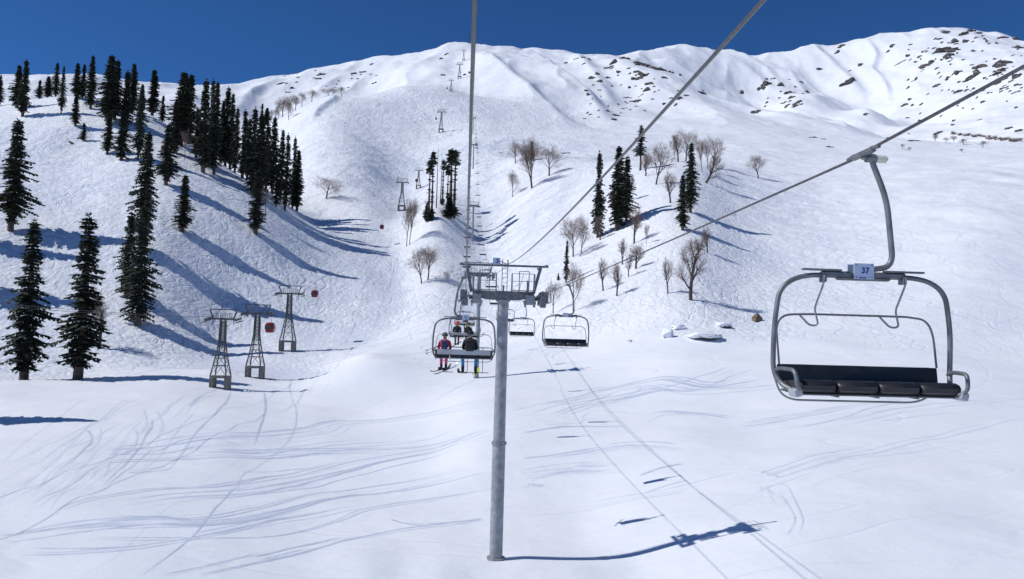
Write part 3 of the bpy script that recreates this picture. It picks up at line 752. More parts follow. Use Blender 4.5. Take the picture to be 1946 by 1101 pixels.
# ------------------------------------------------------------------ chairs.  local: origin at the grip on the rope, riders face +y, hanger on -x side
def make_chair(occupied=False, number=None):
    root = empty('lift_chair')
    g = MB(); g.mi = 0
    g.box((0,0,0.02), (0.08,0.52,0.07), bevel=0.015); g.box((0,0.30,0.035), (0.05,0.20,0.045), bevel=0.01, rot=Matrix.Rotation(R_(-6),3,'X'))
    g.box((0,-0.30,0.035), (0.05,0.20,0.045), bevel=0.01, rot=Matrix.Rotation(R_(6),3,'X'))
    g.bar((0,0,0.0), (-0.12,0,-0.03), 0.085); g.disc((-0.10,0,-0.035), (1,0,0), 0.055, 0.12, 12)
    g.bar((-0.12,0,-0.03), (-0.19,0,-0.03), 0.06)
    gr = g.build('grip', M['galvdark'], root, True)
    kn = MB(); kn.disc((-0.235,0,-0.04), (1,0,0), 0.05, 0.13, 14); kn.disc((-0.31,0,-0.04), (1,0,0), 0.022, 0.03, 10)
    kn.build('spring_cap', M['pale'], gr, True)
    h = MB()
    h.tube(fillet([(-0.11,0,0.0),(-0.13,0,-0.10),(-0.315,0,-0.56),(-0.40,0,-1.42),(-0.10,0,-1.47)], [0,0.05,0.22,0.20,0], 9), 0.037, 14)
    h.build('hanger', M['galvdark'], root, True)
    c = MB()
    c.box((0,0,-1.545), (1.10,0.09,0.085), bevel=0.02); c.box((0,0,-1.59), (0.7,0.08,0.05), bevel=0.02)
    for s in (-1, 1): c.box((s*0.52,0,-1.60), (0.05,0.13,0.10), bevel=0.01)
    c.box((0.09,0,-1.50), (0.06,0.12,0.15), bevel=0.01)
    c.build('top_beam', M['galvdark'], root, True)
    for x0, x1 in ((0.30, 0.80), (-0.78, -0.26)):
        p = MB(); p.box(((x0+x1)/2,0.03,-1.492), (x1-x0,0.07,0.024), bevel=0.005); p.build('beam_pad', M['galvdark'], root)
    f = MB()
    f.tube(fillet([(0.0,0,-1.555),(1.06,0,-1.56),(1.15,0.0,-2.25),(1.15,-0.02,-2.78),(1.08,0.10,-2.95),(0.98,0.30,-3.02)], [0,0.60,0.2,0.12,0.08,0], 10), 0.032, 12)
    f.tube(fillet([(0.0,0,-1.555),(-1.06,0,-1.56),(-1.15,0.0,-2.25),(-1.15,-0.02,-2.78),(-1.08,0.10,-2.95),(-0.98,0.30,-3.02)], [0,0.60,0.2,0.12,0.08,0], 10), 0.032, 12)
    f.build('side_frame', M['galvdark'], root, True)
    lo = MB(); lo.tube(fillet([(1.14,-0.05,-2.80),(1.03,-0.02,-3.14),(-0.80,-0.02,-3.14),(-1.0,-0.02,-2.9)], 0.24, 8), 0.013, 8)
    lo.build('under_bar', M['galv'], root, True)
    b = MB()
    if not occupied:
        b.tube(fillet([(1.03,-0.12,-2.70),(1.07,-0.16,-2.07),(0.60,-0.17,-2.05),(-0.66,-0.17,-2.05),(-1.00,-0.16,-2.09),(-1.04,-0.12,-2.70)], [0,0.24,0.05,0.05,0.36,0], 8), 0.014, 8)
    else:
        b.tube(fillet([(1.10,-0.16,-2.70),(1.04,0.5,-2.62),(-1.04,0.5,-2.62),(-1.10,-0.16,-2.70)], 0.12, 6), 0.017, 8)
        b.tube(fillet([(1.04,-0.16,-2.72),(1.0,-0.18,-2.13),(-1.0,-0.18,-2.13),(-1.04,-0.16,-2.72)], 0.24, 6), 0.011, 6)
        for x in (-0.62, 0.15, 0.72):
            b.tube([(x,0.5,-2.62),(x,0.56,-3.56)], 0.014, 6); b.tube([(x-0.24,0.56,-3.56),(x+0.24,0.56,-3.56)], 0.016, 6)
    b.build('safety_bar', M['galvdark'], root, True)
    for s in (0.53, -0.53):
        k = MB(); k.tube(fillet([(s,0.06,-1.56),(s,0.05,-1.66),(s+0.07,-0.06,-1.98),(s+0.0,-0.10,-2.19),(s+0.10,-0.13,-2.20),(s+0.22,-0.17,-2.06)], 0.05, 4), 0.013, 8)
        k.build('bar_link', M['galv'], root, True)
    # backrest: black padded face, aluminium shell behind
    bk = MB(); bk.box((0,-0.13,-2.81), (2.10,0.035,0.225), rot=Matrix.Rotation(R_(8),3,'X'), bevel=0.012)
    br = bk.build('backrest', M['seat'], root)
    sh = MB(); sh.box((0,-0.162,-2.79), (1.96,0.022,0.19), rot=Matrix.Rotation(R_(8),3,'X'), bevel=0.006); sh.build('backrest_shell', M['alu'], br)
    # four seat pads, rolled front edge
    w4 = 2.08/4
    for k in range(4):
        x0 = -1.04+k*w4+0.012; x1 = x0+w4-0.024
        prof = [(-0.12,-2.90),(0.0,-2.895),(0.2,-2.875),(0.33,-2.865),(0.40,-2.885),(0.44,-2.93),(0.43,-2.99),(0.37,-3.02),(0.1,-3.00),(-0.12,-2.97)]
        m = MB(); vs = []; nn = len(prof)
        for j, x in enumerate((x0, x0+0.03, x1-0.03, x1)):
            e = 0.86 if j in (0, 3) else 1.0
            cy = sum(p[0] for p in prof)/nn; cz_ = sum(p[1] for p in prof)/nn
            vs += [(x, cy+(p[0]-cy)*e, cz_+(p[1]-cz_)*e) for p in prof]
        fs = [tuple(range(nn)), tuple(range(4*nn-1, 3*nn-1, -1))]
        for j in range(3):
            for q in range(nn): fs.append((j*nn+q, (j+1)*nn+q, (j+1)*nn+(q+1)%nn, j*nn+(q+1)%nn))
        m.add(vs, fs); m.build('seat_pad', M['seat'], root, True)
    pan = MB(); pan.box((0,0.12,-3.03), (2.02,0.50,0.022), rot=Matrix.Rotation(R_(-3),3,'X'), bevel=0.006)
    for x in (-0.5,0,0.5): pan.bar((x,-0.1,-3.045), (x,0.38,-3.055), 0.03)
    pan.build('seat_pan', M['galvdark'], root)
    for s in (-1, 1):
        a = MB(); a.tube(fillet([(s*1.13,-0.02,-2.78),(s*1.11,0.12,-2.74),(s*1.07,0.46,-2.75),(s*1.05,0.50,-2.95),(s*0.98,0.42,-3.01)], [0,0.06,0.09,0.07,0], 6), 0.026, 10)
        a.build('armrest', M['galvdark'], root, True)
        c2 = MB(); c2.box((s*1.03,0.38,-3.02), (0.10,0.20,0.10), rot=Matrix.Rotation(R_(s*14),3,'Y'), bevel=0.015); c2.build('corner_bracket', M['alu'], root)
    pl = MB(); pl.box((0.03,0.085,-1.50), (0.26,0.012,0.20), bevel=0.004); Pf = pl.build('number_plate', M['sign'], root)
    pl = MB(); pl.box((0.03,-0.085,-1.50), (0.26,0.012,0.20), bevel=0.004); Pr = pl.build('number_plate', M['sign'], root)
    P = Pr if occupied else Pf
    if number:
        fy = 0.095 if not occupied else -0.095
        rz = math.pi if not occupied else 0
        text_mesh('numeral', number, 0.105, M['ink'], P, (0.015 if not occupied else 0.03, fy, -1.495), (R_(90),0,rz), 0.0015)
        bb = MB(); bb.box((0.05,fy,-1.585), (0.085,0.003,0.014)); bb.build('lettering_strip', M['ink'], P)
        for sx in (-0.1, 0.1):
            for sz in (-0.075, 0.075):
                sc = MB(); sc.disc((0.03+sx,fy,-1.50+sz), (0,1,0), 0.008, 0.008, 8); sc.build('screw', M['galvdark'], P)
    return root
def put_chair(ch, s, off, up, yaw=0.0):
    x, y = onl(s, off); ch.location = (x, y, rope_z(s, off < 1)); ch.rotation_euler = (0,0,LA + (0 if up else math.pi)+R_(yaw))
ch37 = make_chair(False, '37'); put_chair(ch37, 10.0, GAUGE, False, 0)
tag(ch37, 'large empty black and steel lift chair close by on the right, its plate numbered 37', 'lift chair', 'chairs hanging on the lift')
ch21 = make_chair(True, '21'); put_chair(ch21, 29.3, 0.0, True)
tag(ch21, 'lift chair seen from behind carrying riders in pink and in black, left of the tower', 'lift chair', 'chairs hanging on the lift')
for s, lb in ((39.3, 'empty lift chair with a black seat hanging just right of the nearest tower'),
              (69.5, 'second smaller empty lift chair immediately right of the tower pole'),
              (98.5, 'empty lift chair partly hidden behind the nearest tower pole'),
              (127, 'small empty chair whose left half shows just left of the tower pole'),
              (157, 'tiny empty chair seen just under the cross beam of the nearest tower')):
    c = dup(ch37, ('numeral', 'lettering_strip', 'screw')); put_chair(c, s, GAUGE, False)
    for p in c.children:
        if p.name.startswith('number_plate'):
            for q in list(p.children): bpy.data.objects.remove(q)
    tag(c, lb, 'lift chair')
def strip_plate(c):
    for p in c.children:
        if p.name.startswith('number_plate'):
            for q in list(p.children): bpy.data.objects.remove(q)
occ = []
for s, lb in ((59.0, 'occupied lift chair in the middle distance with an orange-helmeted rider, above the pink rider'),
              (89.0, 'third occupied lift chair, half hidden behind the orange-helmeted rider')):
    c = dup(ch21); strip_plate(c); put_chair(c, s, 0.0, True); tag(c, lb, 'lift chair'); occ.append(c)
# far chairs: light copies, too small to show parts
def small_chair():
    b = MB()
    b.tube([(-0.1,0,0),(-0.38,0,-0.6),(-0.38,0,-1.4),(0,0,-1.5)], 0.03, 5)
    b.tube([(1.1,0,-3.0),(1.15,0,-2.1),(0.8,0,-1.55),(-0.8,0,-1.55),(-1.15,0,-2.1),(-1.1,0,-3.0)], 0.028, 5)
    b.box((0,-0.12,-2.8), (2.06,0.05,0.28)); b.box((0,0.15,-3.03), (2.0,0.55,0.12)); b.box((0,0,-1.55),(1.1,0.1,0.1))
    return b.build('lift_chair', M['seat'])
sc0 = None
s = 187
while s < 840:
    for off, up, sh in ((GAUGE, False, 0), (0.0, True, -8)):
        o = sc0.copy() if sc0 else small_chair()
        if sc0: C.objects.link(o)
        sc0 = sc0 or o
        put_chair(o, s+sh, off, up)
        ow = ['first','second','third','fourth','fifth','sixth','seventh','eighth','ninth','tenth','eleventh','twelfth','thirteenth','fourteenth','fifteenth','sixteenth','seventeenth','eighteenth','nineteenth','twentieth','twenty-first','twenty-second','twenty-third'][int((s-187)/30)]
        tag(o, (ow+' of the tiny far chairs coming down the right rope, counted from the nearest' if not up else
                ow+' of the tiny far chairs going up the left rope, counted from the nearest'), 'lift chair', 'far chairs coming down' if not up else 'far chairs going up')
    s += 30
# ------------------------------------------------------------------ seated skiers, seen from behind
def skin_mesh(name, joints, edges, root_i, mats, pick, parent, sub=2):
    me = bpy.data.meshes.new(name); me.from_pydata([j[0] for j in joints], edges, []); me.update()
    o = bpy.data.objects.new(name, me); C.objects.link(o)
    md = o.modifiers.new('s', 'SKIN'); md.use_smooth_shade = True
    for k, j in enumerate(joints):
        v = me.skin_vertices[0].data[k]; r = j[1]; v.radius = (r, r) if not isinstance(r, tuple) else r; v.use_root = (k == root_i)
    sd_ = o.modifiers.new('d', 'SUBSURF'); sd_.levels = sub; sd_.render_levels = sub
    bpy.context.view_layer.update()
    m2 = bpy.data.meshes.new_from_object(o.evaluated_get(bpy.context.evaluated_depsgraph_get()))
    bpy.data.objects.remove(o)
    m2.name = name; m2.materials.clear()
    for m in mats: m2.materials.append(m)
    for p in m2.polygons: p.material_index = pick(p.center); p.use_smooth = True
    o = bpy.data.objects.new(name, m2); C.objects.link(o); o.parent = parent
    return o
def ball(b, c, r, sy=1.0, sz=1.0, n=12, m=8, zmin=-1.0):
    vs = []; fs = []
    for i in range(m+1):
        th = math.pi*i/m
        for k in range(n):
            a = 2*math.pi*k/n; z = max(math.cos(th), zmin)
            vs.append((c[0]+r*math.sin(th)*math.cos(a), c[1]+r*sy*math.sin(th)*math.sin(a), c[2]+r*sz*z))
    for i in range(m):
        for k in range(n): fs.append((i*n+k, (i+1)*n+k, (i+1)*n+(k+1)%n, i*n+(k+1)%n))
    b.add(vs, fs)
def make_person(chair, x, jacket, trousers, helmet, label, lean=0.0, spread=0.14, scale=1.0, torso=1.0):
    root = empty('person'); root.rotation_euler = chair.rotation_euler
    sx = chair.matrix_basis @ Vector((x, 0.02, -2.86)); root.location = sx; root.scale = (scale,)*3
    T = torso
    J = [((0,0,0.02),0.155), ((0.0+lean*0.3,-0.01,0.20),(0.155*T,0.125)), ((lean*0.7,0.0,0.38),(0.175*T,0.135)), ((lean,0.02,0.50),(0.15*T,0.11)), ((lean,0.03,0.585),0.065), ((lean*1.1,0.05,0.67),0.085), ((lean*1.1,0.06,0.76),0.095)]
    E = [(0,1),(1,2),(2,3),(3,4),(4,5),(5,6)]
    for s in (-1, 1):
        k = len(J)
        J += [((lean+s*0.19,0.02,0.48),0.078), ((lean+s*0.255,0.06,0.26),0.062), ((s*0.20,0.28,0.15),0.048), ((s*0.17,0.36,0.16),0.036), ((s*0.165,0.415,0.165),(0.04,0.025))]
        E += [(3,k),(k,k+1),(k+1,k+2),(k+2,k+3),(k+3,k+4)]
        for q in range(5):       # gloved fingers closing over the bar
            kk = len(J); ox = s*0.165+(q-2)*0.019
            ln = (0.035,0.045,0.05,0.045,0.035)[q]
            if q == (0 if s > 0 else 4):
                J += [((ox-s*0.012,0.425,0.15),0.010), ((ox-s*0.006,0.455,0.135),0.009)]
            else:
                J += [((ox,0.435+ln*0.5,0.172),0.0095), ((ox,0.45+ln*0.7,0.145),0.0085)]
            E += [(k+4,kk),(kk,kk+1)]
        k = len(J)
        J += [((s*0.10,0.06,0.0),0.105), ((s*(spread+0.02),0.46,0.02),0.080), ((s*spread*1.05,0.50,-0.22),0.072), ((s*spread,0.50,-0.46),0.062), ((s*spread,0.50,-0.62),0.064), ((s*spread,0.66,-0.65),0.05)]
        E += [(0,k),(k,k+1),(k+1,k+2),(k+2,k+3),(k+3,k+4),(k+4,k+5)]
    def pick(c):
        if c.z > 0.60: return 3
        if c.y > 0.375 and c.z > 0.1: return 2
        if c.z < -0.46: return 2
        if c.z < 0.08 and (c.y > 0.12 or c.z < -0.02): return 1
        return 0
    skin_mesh('body', J, E, 0, [jacket, trousers, M['black'], M['skin']], pick, root)
    hm = MB(); ball(hm, (lean*1.1,0.045,0.775), 0.128 if helmet is not M['orange'] else 0.16, 1.12, 0.98, 18, 12, -0.35); hm.build('helmet', helmet, root, True)
    gs = MB(); gs.tube([(lean*1.1+0.131*math.cos(a), 0.045+0.147*math.sin(a), 0.775) for a in [2*math.pi*k/16 for k in range(16)]], 0.014, 5, False, True)
    gs.build('goggle_strap', M['black'], root)
    fc = MB(); fc.box((lean*1.1,0.18,0.735), (0.15,0.03,0.075), bevel=0.012); fc.build('goggles', M['glass'], root)
    nose = MB(); nose.box((lean*1.1,0.175,0.675), (0.028,0.03,0.045), bevel=0.008); nose.build('nose', M['skin'], root)
    tag(root, label, 'person')
    return root
def make_ski(person, x, z, yaw, pitch, m, label, wide=0.085, L=1.6, y0=0.62):
    b = MB(); vs = []; n = 16
    for k in range(n+1):
        t = k/n; y = (t-0.5)*L; up = 0.16*max(0, (t-0.84)/0.16)**2 + 0.05*max(0, (0.1-t)/0.1)**2
        wd = wide*(0.5+0.13*abs(t-0.5)*2)*(1 if 0.04 < t < 0.95 else 0.55)
        for (xx, zz) in ((-wd,0),(wd,0),(wd,0.018),(-wd,0.018)): vs.append((xx, y, zz+up))
    fs = []
    for k in range(n):
        for q in range(4): fs.append((k*4+q, k*4+(q+1)%4, (k+1)*4+(q+1)%4, (k+1)*4+q))
    fs += [(3,2,1,0), tuple(n*4+q for q in range(4))]
    b.add(vs, fs)
    root = empty('ski'); b.build('ski_base', m, root)
    bd = MB(); bd.box((0,0.0,0.05), (0.07,0.36,0.05), bevel=0.01); bd.box((0,-0.13,0.09),(0.08,0.06,0.07), bevel=0.01); bd.build('binding', M['black'], root)
    pm = Matrix.Translation(person.location) @ Matrix.Rotation(person.rotation_euler.z, 4, 'Z') @ Matrix.Translation((x, y0, z)) @ Matrix.Rotation(R_(yaw), 4, 'Z') @ Matrix.Rotation(R_(pitch), 4, 'X')
    root.matrix_basis = pm; tag(root, label, 'ski'); return root
def make_pack(person, lean, m, label, sc=1.0):
    root = empty('backpack')
    b = MB(); b.box((0,0,0), (0.30*sc,0.17,0.40*sc), bevel=0.05); b.build('bag', m, root, True)
    p = MB(); p.box((0,-0.105,-0.05), (0.22*sc,0.05,0.20*sc), bevel=0.02); p.build('front_pocket', m, root, True)
    for s in (-1, 1):
        t = MB(); t.tube(fillet([(s*0.10,0.07,0.18*sc),(s*0.12,0.17,0.24*sc),(s*0.14,0.33,0.15*sc),(s*0.13,0.33,-0.10)], 0.06, 4), 0.018, 6); t.build('strap', m, root)
    pm = Matrix.Translation(person.location) @ Matrix.Rotation(person.rotation_euler.z, 4, 'Z') @ Matrix.Translation((lean*0.7, -0.195, 0.33))
    root.matrix_basis = pm; tag(root, label, 'backpack'); return root
pA = make_person(ch21, -0.74, M['redjacket'], M['pink'], M['helmet'], 'rider in crimson jacket and pink trousers at the left end of the near chair', 0.03, 0.10, 0.88, 0.95)
make_pack(pA, 0.03, M['navy'], 'navy backpack on the back of the rider in crimson and pink', 0.78)
make_ski(pA, -0.10, -0.64, -26, 4, M['ski'], 'dark ski on the left boot of the pink-trousered rider')
make_ski(pA, 0.10, -0.64, -34, 12, M['alu'], 'pale ski on the right boot of the pink-trousered rider')
pB = make_person(ch21, 0.22, M['black'], M['blue'], M['black'], 'large rider in a black jacket and blue trousers on the right of the near chair', 0.0, 0.24, 1.0, 1.22)
make_pack(pB, 0.0, M['black'], 'black backpack on the back of the black-jacketed rider', 1.1)
make_ski(pB, -0.26, -0.74, 14, -2, M['ski'], 'dark ski on the left boot of the blue-trousered rider', 0.09, 1.3)
make_ski(pB, 0.26, -0.74, -12, 4, M['yellow'], 'short ski with a yellow-green base on the right boot of the blue-trousered rider', 0.10, 0.95)
c59, c89 = occ
pC = make_person(c59, -0.55, M['black'], M['maroon'], M['orange'], 'rider in a bright orange helmet and dark jacket on the middle-distance chair', 0.0, 0.10, 1.12, 1.1)
make_ski(pC, 0.0, -0.73, -28, 14, M['ski'], 'short dark ski under the orange-helmeted rider')
pD = make_person(c59, 0.28, M['black'], M['black'], M['black'], 'dark-clad rider with yellow stripes round a black helmet on the middle-distance chair', 0.0, 0.12, 1.05, 1.2)
for kk, zz in enumerate((0.70, 0.62)):
    st = MB(); st.tube([( (0.125+0.02*kk)*math.cos(a), 0.045+(0.14+0.02*kk)*math.sin(a), zz+0.04) for a in [2*math.pi*k/14 for k in range(14)]], 0.014, 5, False, True)
    st.build('yellow_stripe', M['yellow'], pD)
pE = make_person(c89, 0.1, M['black'], M['black'], M['helmet'], 'far rider in a grey helmet on the third chair, half hidden behind nearer riders', 0.0, 0.12)
# ski poles held by the pink rider
for k, dz in enumerate((0.0, -0.10)):
    P = empty('ski_pole'); t = MB(); t.tube([(0,0,0),(-0.50,-0.15,-0.22+0.5*0)], 0.009, 6); t.build('shaft', M['galvdark'], P)
    q = MB(); q.disc((-0.46,-0.14,-0.20), (0.5,0.15,0.2), 0.045, 0.015, 10); q.build('basket', M['black'], P)
    pm = Matrix.Translation(pA.location) @ Matrix.Rotation(pA.rotation_euler.z, 4, 'Z') @ Matrix.Translation((-0.17, 0.41, 0.30+dz*1.2))
    P.matrix_basis = pm; tag(P, ('upper' if k == 0 else 'lower')+' of two ski poles poking out left of the rider in pink', 'ski pole')
# ------------------------------------------------------------------ gondola line on the left
def make_gondola_tower(H=15.2, base=2.8, concrete=True):
    """feet at z=0; concrete portal base, concave four-legged lattice, arm on top"""
    root = empty('gondola_tower')
    prof = [(base, 1.75), (base+(H-base)*0.22, 1.25), (base+(H-base)*0.46, 0.80), (base+(H-base)*0.62, 0.60), (H, 0.50)]
    if concrete:
        for s in (-1, 1):
            c = MB(); c.box((s*1.62,0,base/2-0.5), (0.9,2.4,base+1.0), bevel=0.06); c.build('concrete_pillar', M['concrete'], root)
        c = MB(); c.box((0,0,base-0.28), (2.24,2.9,0.5), bevel=0.04); c.build('concrete_lintel', M['concrete'], root)
    def hw(z):
        for (z0, w0), (z1, w1) in zip(prof[:-1], prof[1:]):
            if z <= z1: return w0+(w1-w0)*(z-z0)/(z1-z0)
        return prof[-1][1]
    cs = [(-1,-1),(1,-1),(1,1),(-1,1)]
    for sx, sy in cs:
        l = MB()
        for (z0, w0), (z1, w1) in zip(prof[:-1], prof[1:]): l.bar((sx*w0,sy*w0,z0), (sx*w1,sy*w1,z1), 0.19)
        l.build('leg', M['lattice'], root)
    zs = [base]; z = base
    while z < H-0.5: z += max(0.8, hw(z)*1.25); zs.append(min(z, H))
    br = MB()
    for i, (z0, z1) in enumerate(zip(zs[:-1], zs[1:])):
        w0, w1 = hw(z0), hw(z1)
        for k in range(4):
            a = cs[k]; b = cs[(k+1) % 4]
            mz = (0.5*(a[0]+b[0])*w1, 0.5*(a[1]+b[1])*w1, z1)
            if w0 > 0.85:
                br.bar((a[0]*w0,a[1]*w0,z0), mz, 0.09); br.bar((b[0]*w0,b[1]*w0,z0), mz, 0.09)
            else:
                br.bar((a[0]*w0,a[1]*w0,z0), (b[0]*w1,b[1]*w1,z1), 0.11); br.bar((b[0]*w0,b[1]*w0,z0), (a[0]*w1,a[1]*w1,z1), 0.09)
            br.bar((a[0]*w1,a[1]*w1,z1), (b[0]*w1,b[1]*w1,z1), 0.12)
    br.build('bracing', M['lattice'], root)
    ar = MB(); ar.bar((-3.3,0,H+0.15), (3.3,0,H+0.15), 0.38, 0.40)
    for s in (-1, 1): ar.bar((s*2.3,0,H-0.9), (s*2.3,0,H+0.1), 0.15)
    ar.build('arm', M['lattice'], root)
    up = MB(); up.bar((-3.0,0,H+2.25), (3.0,0,H+2.25), 0.22)
    for s in (-1, 1): up.bar((s*2.25,0,H+0.25), (s*3.0,0,H+2.2), 0.26)
    up.build('upper_frame', M['lattice'], root)
    rl = MB()
    for k in range(9): rl.bar((-2.0+k*0.5,-0.5,H+0.3), (-2.0+k*0.5,-0.5,H+1.4+0.4*(k%2)), 0.08)
    for zz in (0.85, 1.4): rl.bar((-2.2,-0.5,H+zz), (2.2,-0.5,H+zz), 0.05)
    rl.bar((-0.2,-0.5,H+1.4),(-0.2,-0.5,H+2.7),0.06); rl.bar((0.2,-0.5,H+1.4),(0.2,-0.5,H+2.7),0.06)
    rl.build('railing', M['lattice'], root)
    for s in (-1, 1):
        sh = MB(); sh.box((s*3.25,0,H+0.05), (0.25,4.6,0.28), rot=Matrix.Rotation(R_(7),3,'X'))
        sh.box((s*3.55,0,H-0.35), (0.5,4.2,0.08), rot=Matrix.Rotation(R_(7),3,'X'))
        for k in range(7):
            yy = -2.0+k*0.66; sh.disc((s*3.3,yy,H+0.15+yy*0.12), (1,0,0), 0.24, 0.16, 10)
        sh.build('sheave_train', M['lattice'], root)
    return root
GX = 3.3; GH = 15.2
gt = make_gondola_tower()
spec = [(418,738,300,0.82,1.0,'nearest and leftmost dark lattice gondola tower on a concrete portal base'),
        (484,718,300,0.86,1.0,'middle lattice gondola tower, with a red cabin passing beside its arm'),
        (546,667,300,1.0,1.0,'third lattice gondola tower, standing on a higher snow shelf at the foot of the slope'),
        (763,400,700,1.12,1.0,'thin gondola tower on tall concrete legs above the birches, left of the fir clump'),
        (795,358,800,0.85,1.0,'short stout gondola tower just left of the bare-trunked firs'),
        (838,252,1000,1.55,1.0,'tall A-shaped gondola tower alone in the middle of the broad upper slope'),
        (857,175,1400,1.15,1.0,'small gondola tower on the crest of the rounded middle mountain'),
        (873,150,1800,2.0,1.0,'slim gondola tower on the upper ridge above the rounded crest'),
        (881,116,2300,1.6,1.0,'faint gondola tower high on the summit slope beside the near rope'),
        (892,84,2450,1.3,1.0,'gondola tower silhouetted against the sky on the summit')]
GP = []
for i, (px, py, hi, sc, _, lb) in enumerate(spec):
    t = gt if i == 0 else dup(gt)
    p = hit(px, py, 100, hi)
    t.location = p; t.scale = (sc if i < 3 else 1.0*sc*(0.9 if i > 4 else 1),)*2+(sc,)
    t.rotation_euler = (0,0,R_(2)); tag(t, lb, 'gondola tower', 'lattice towers of the gondola line')
    if i == 6: pass
    GP.append((p, sc))
first = GP[0][0]
def gond_line(side):
    P = []
    P.append(Vector((first.x+side*GX+2, -20, first.z+GH+1.5)))
    for p, sc in GP: P.append(Vector((p.x+side*GX*sc*(1.0), p.y, p.z+(GH+0.5)*sc)))
    return P
GL = {-1: gond_line(-1), 1: gond_line(1)}
def gpoint(side, y):
    P = GL[side]
    for a, b in zip(P[:-1], P[1:]):
        if y <= b.y:
            t = (y-a.y)/(b.y-a.y); L = (b-a).length; q = a.lerp(b, t); q.z -= 4*min(8, L*L*0.00007)*t*(1-t); return q
    return P[-1]
for side, lb in ((-1, 'left rope of the gondola line, running past the far side of the lattice towers'), (1, 'right rope of the gondola line, the one on which the red cabins hang')):
    b = MB(); ys = [-20+k*8 for k in range(60)]+[460+k*30 for k in range(67)]
    b.tube([gpoint(side, y) for y in ys if y < GL[side][-1].y], 0.027, 5)
    tag(b.build('gondola_rope', M['lattice']), lb, 'cable')
def make_cabin():
    root = empty('gondola_cabin')
    b = MB(); W = 0.92
    rings = [(-2.05-2.1, 0.62), (-2.05-1.95, 0.80), (-2.05-1.2, 0.95), (-2.05-0.35, 0.86), (-2.05-0.08, 0.66), (-2.05, 0.35)]
    vs = []; n = 12
    for z, w in rings:
        for k in range(n):
            a = 2*math.pi*(k+0.5)/n; c, s = math.cos(a), math.sin(a); f = 1/max(abs(c), abs(s))**0.72
            vs.append((w*c*f*1.0, w*s*f*1.0, z))
    fs = [tuple(range(n-1,-1,-1)), tuple((len(rings)-1)*n+k for k in range(n))]
    for r in range(len(rings)-1):
        for k in range(n): fs.append((r*n+k, r*n+(k+1)%n, (r+1)*n+(k+1)%n, (r+1)*n+k))
    b.add(vs, fs); b.build('cabin_shell', M['red'], root, True)
    for (x, y) in ((0,-1),(0,1),(1,0),(-1,0)):
        w = MB()
        if y: w.box((0,y*0.93,-3.0), (1.15,0.09,0.85), bevel=0.04)
        else: w.box((x*0.93,0,-3.0), (0.09,1.15,0.85), bevel=0.04)
        w.build('window', M['glass'], root)
    h = MB(); h.tube(fillet([(0,0,0),(0.25,0,-0.1),(0.25,0,-1.6),(0,0,-2.1)], 0.15, 4), 0.05, 6); h.box((0,0,0.02), (0.14,0.7,0.16), bevel=0.03)
    h.build('hanger_arm', M['lattice'], root)
    return root
cab = make_cabin()
cspec = [(1, 163, 'largest red gondola cabin, hanging beside the middle lattice tower'),
         (1, 228, 'red gondola cabin hanging just past the third lattice tower'),
         (1, 366, 'small dark red cabin over the shaded gully between the slopes'),
         (1, 525, 'tiny red cabin between the two gondola towers left of the fir clump'),
         (1, 660, 'tiny red cabin showing beside the bare tops of the fir clump'),
         (-1, 870, 'tiny cabin beside the head of the tall A-shaped tower'),
         (-1, 1130, 'speck of a cabin just below the rounded crest'),
         (1, 1500, 'highest speck of a cabin on the summit ridge')]
for i, (side, y, lb) in enumerate(cspec):
    c = cab if i == 0 else dup(cab); c.location = gpoint(side, y); c.rotation_euler = (0,0,R_(2)); tag(c, lb, 'gondola cabin', 'red cabins on the gondola line')
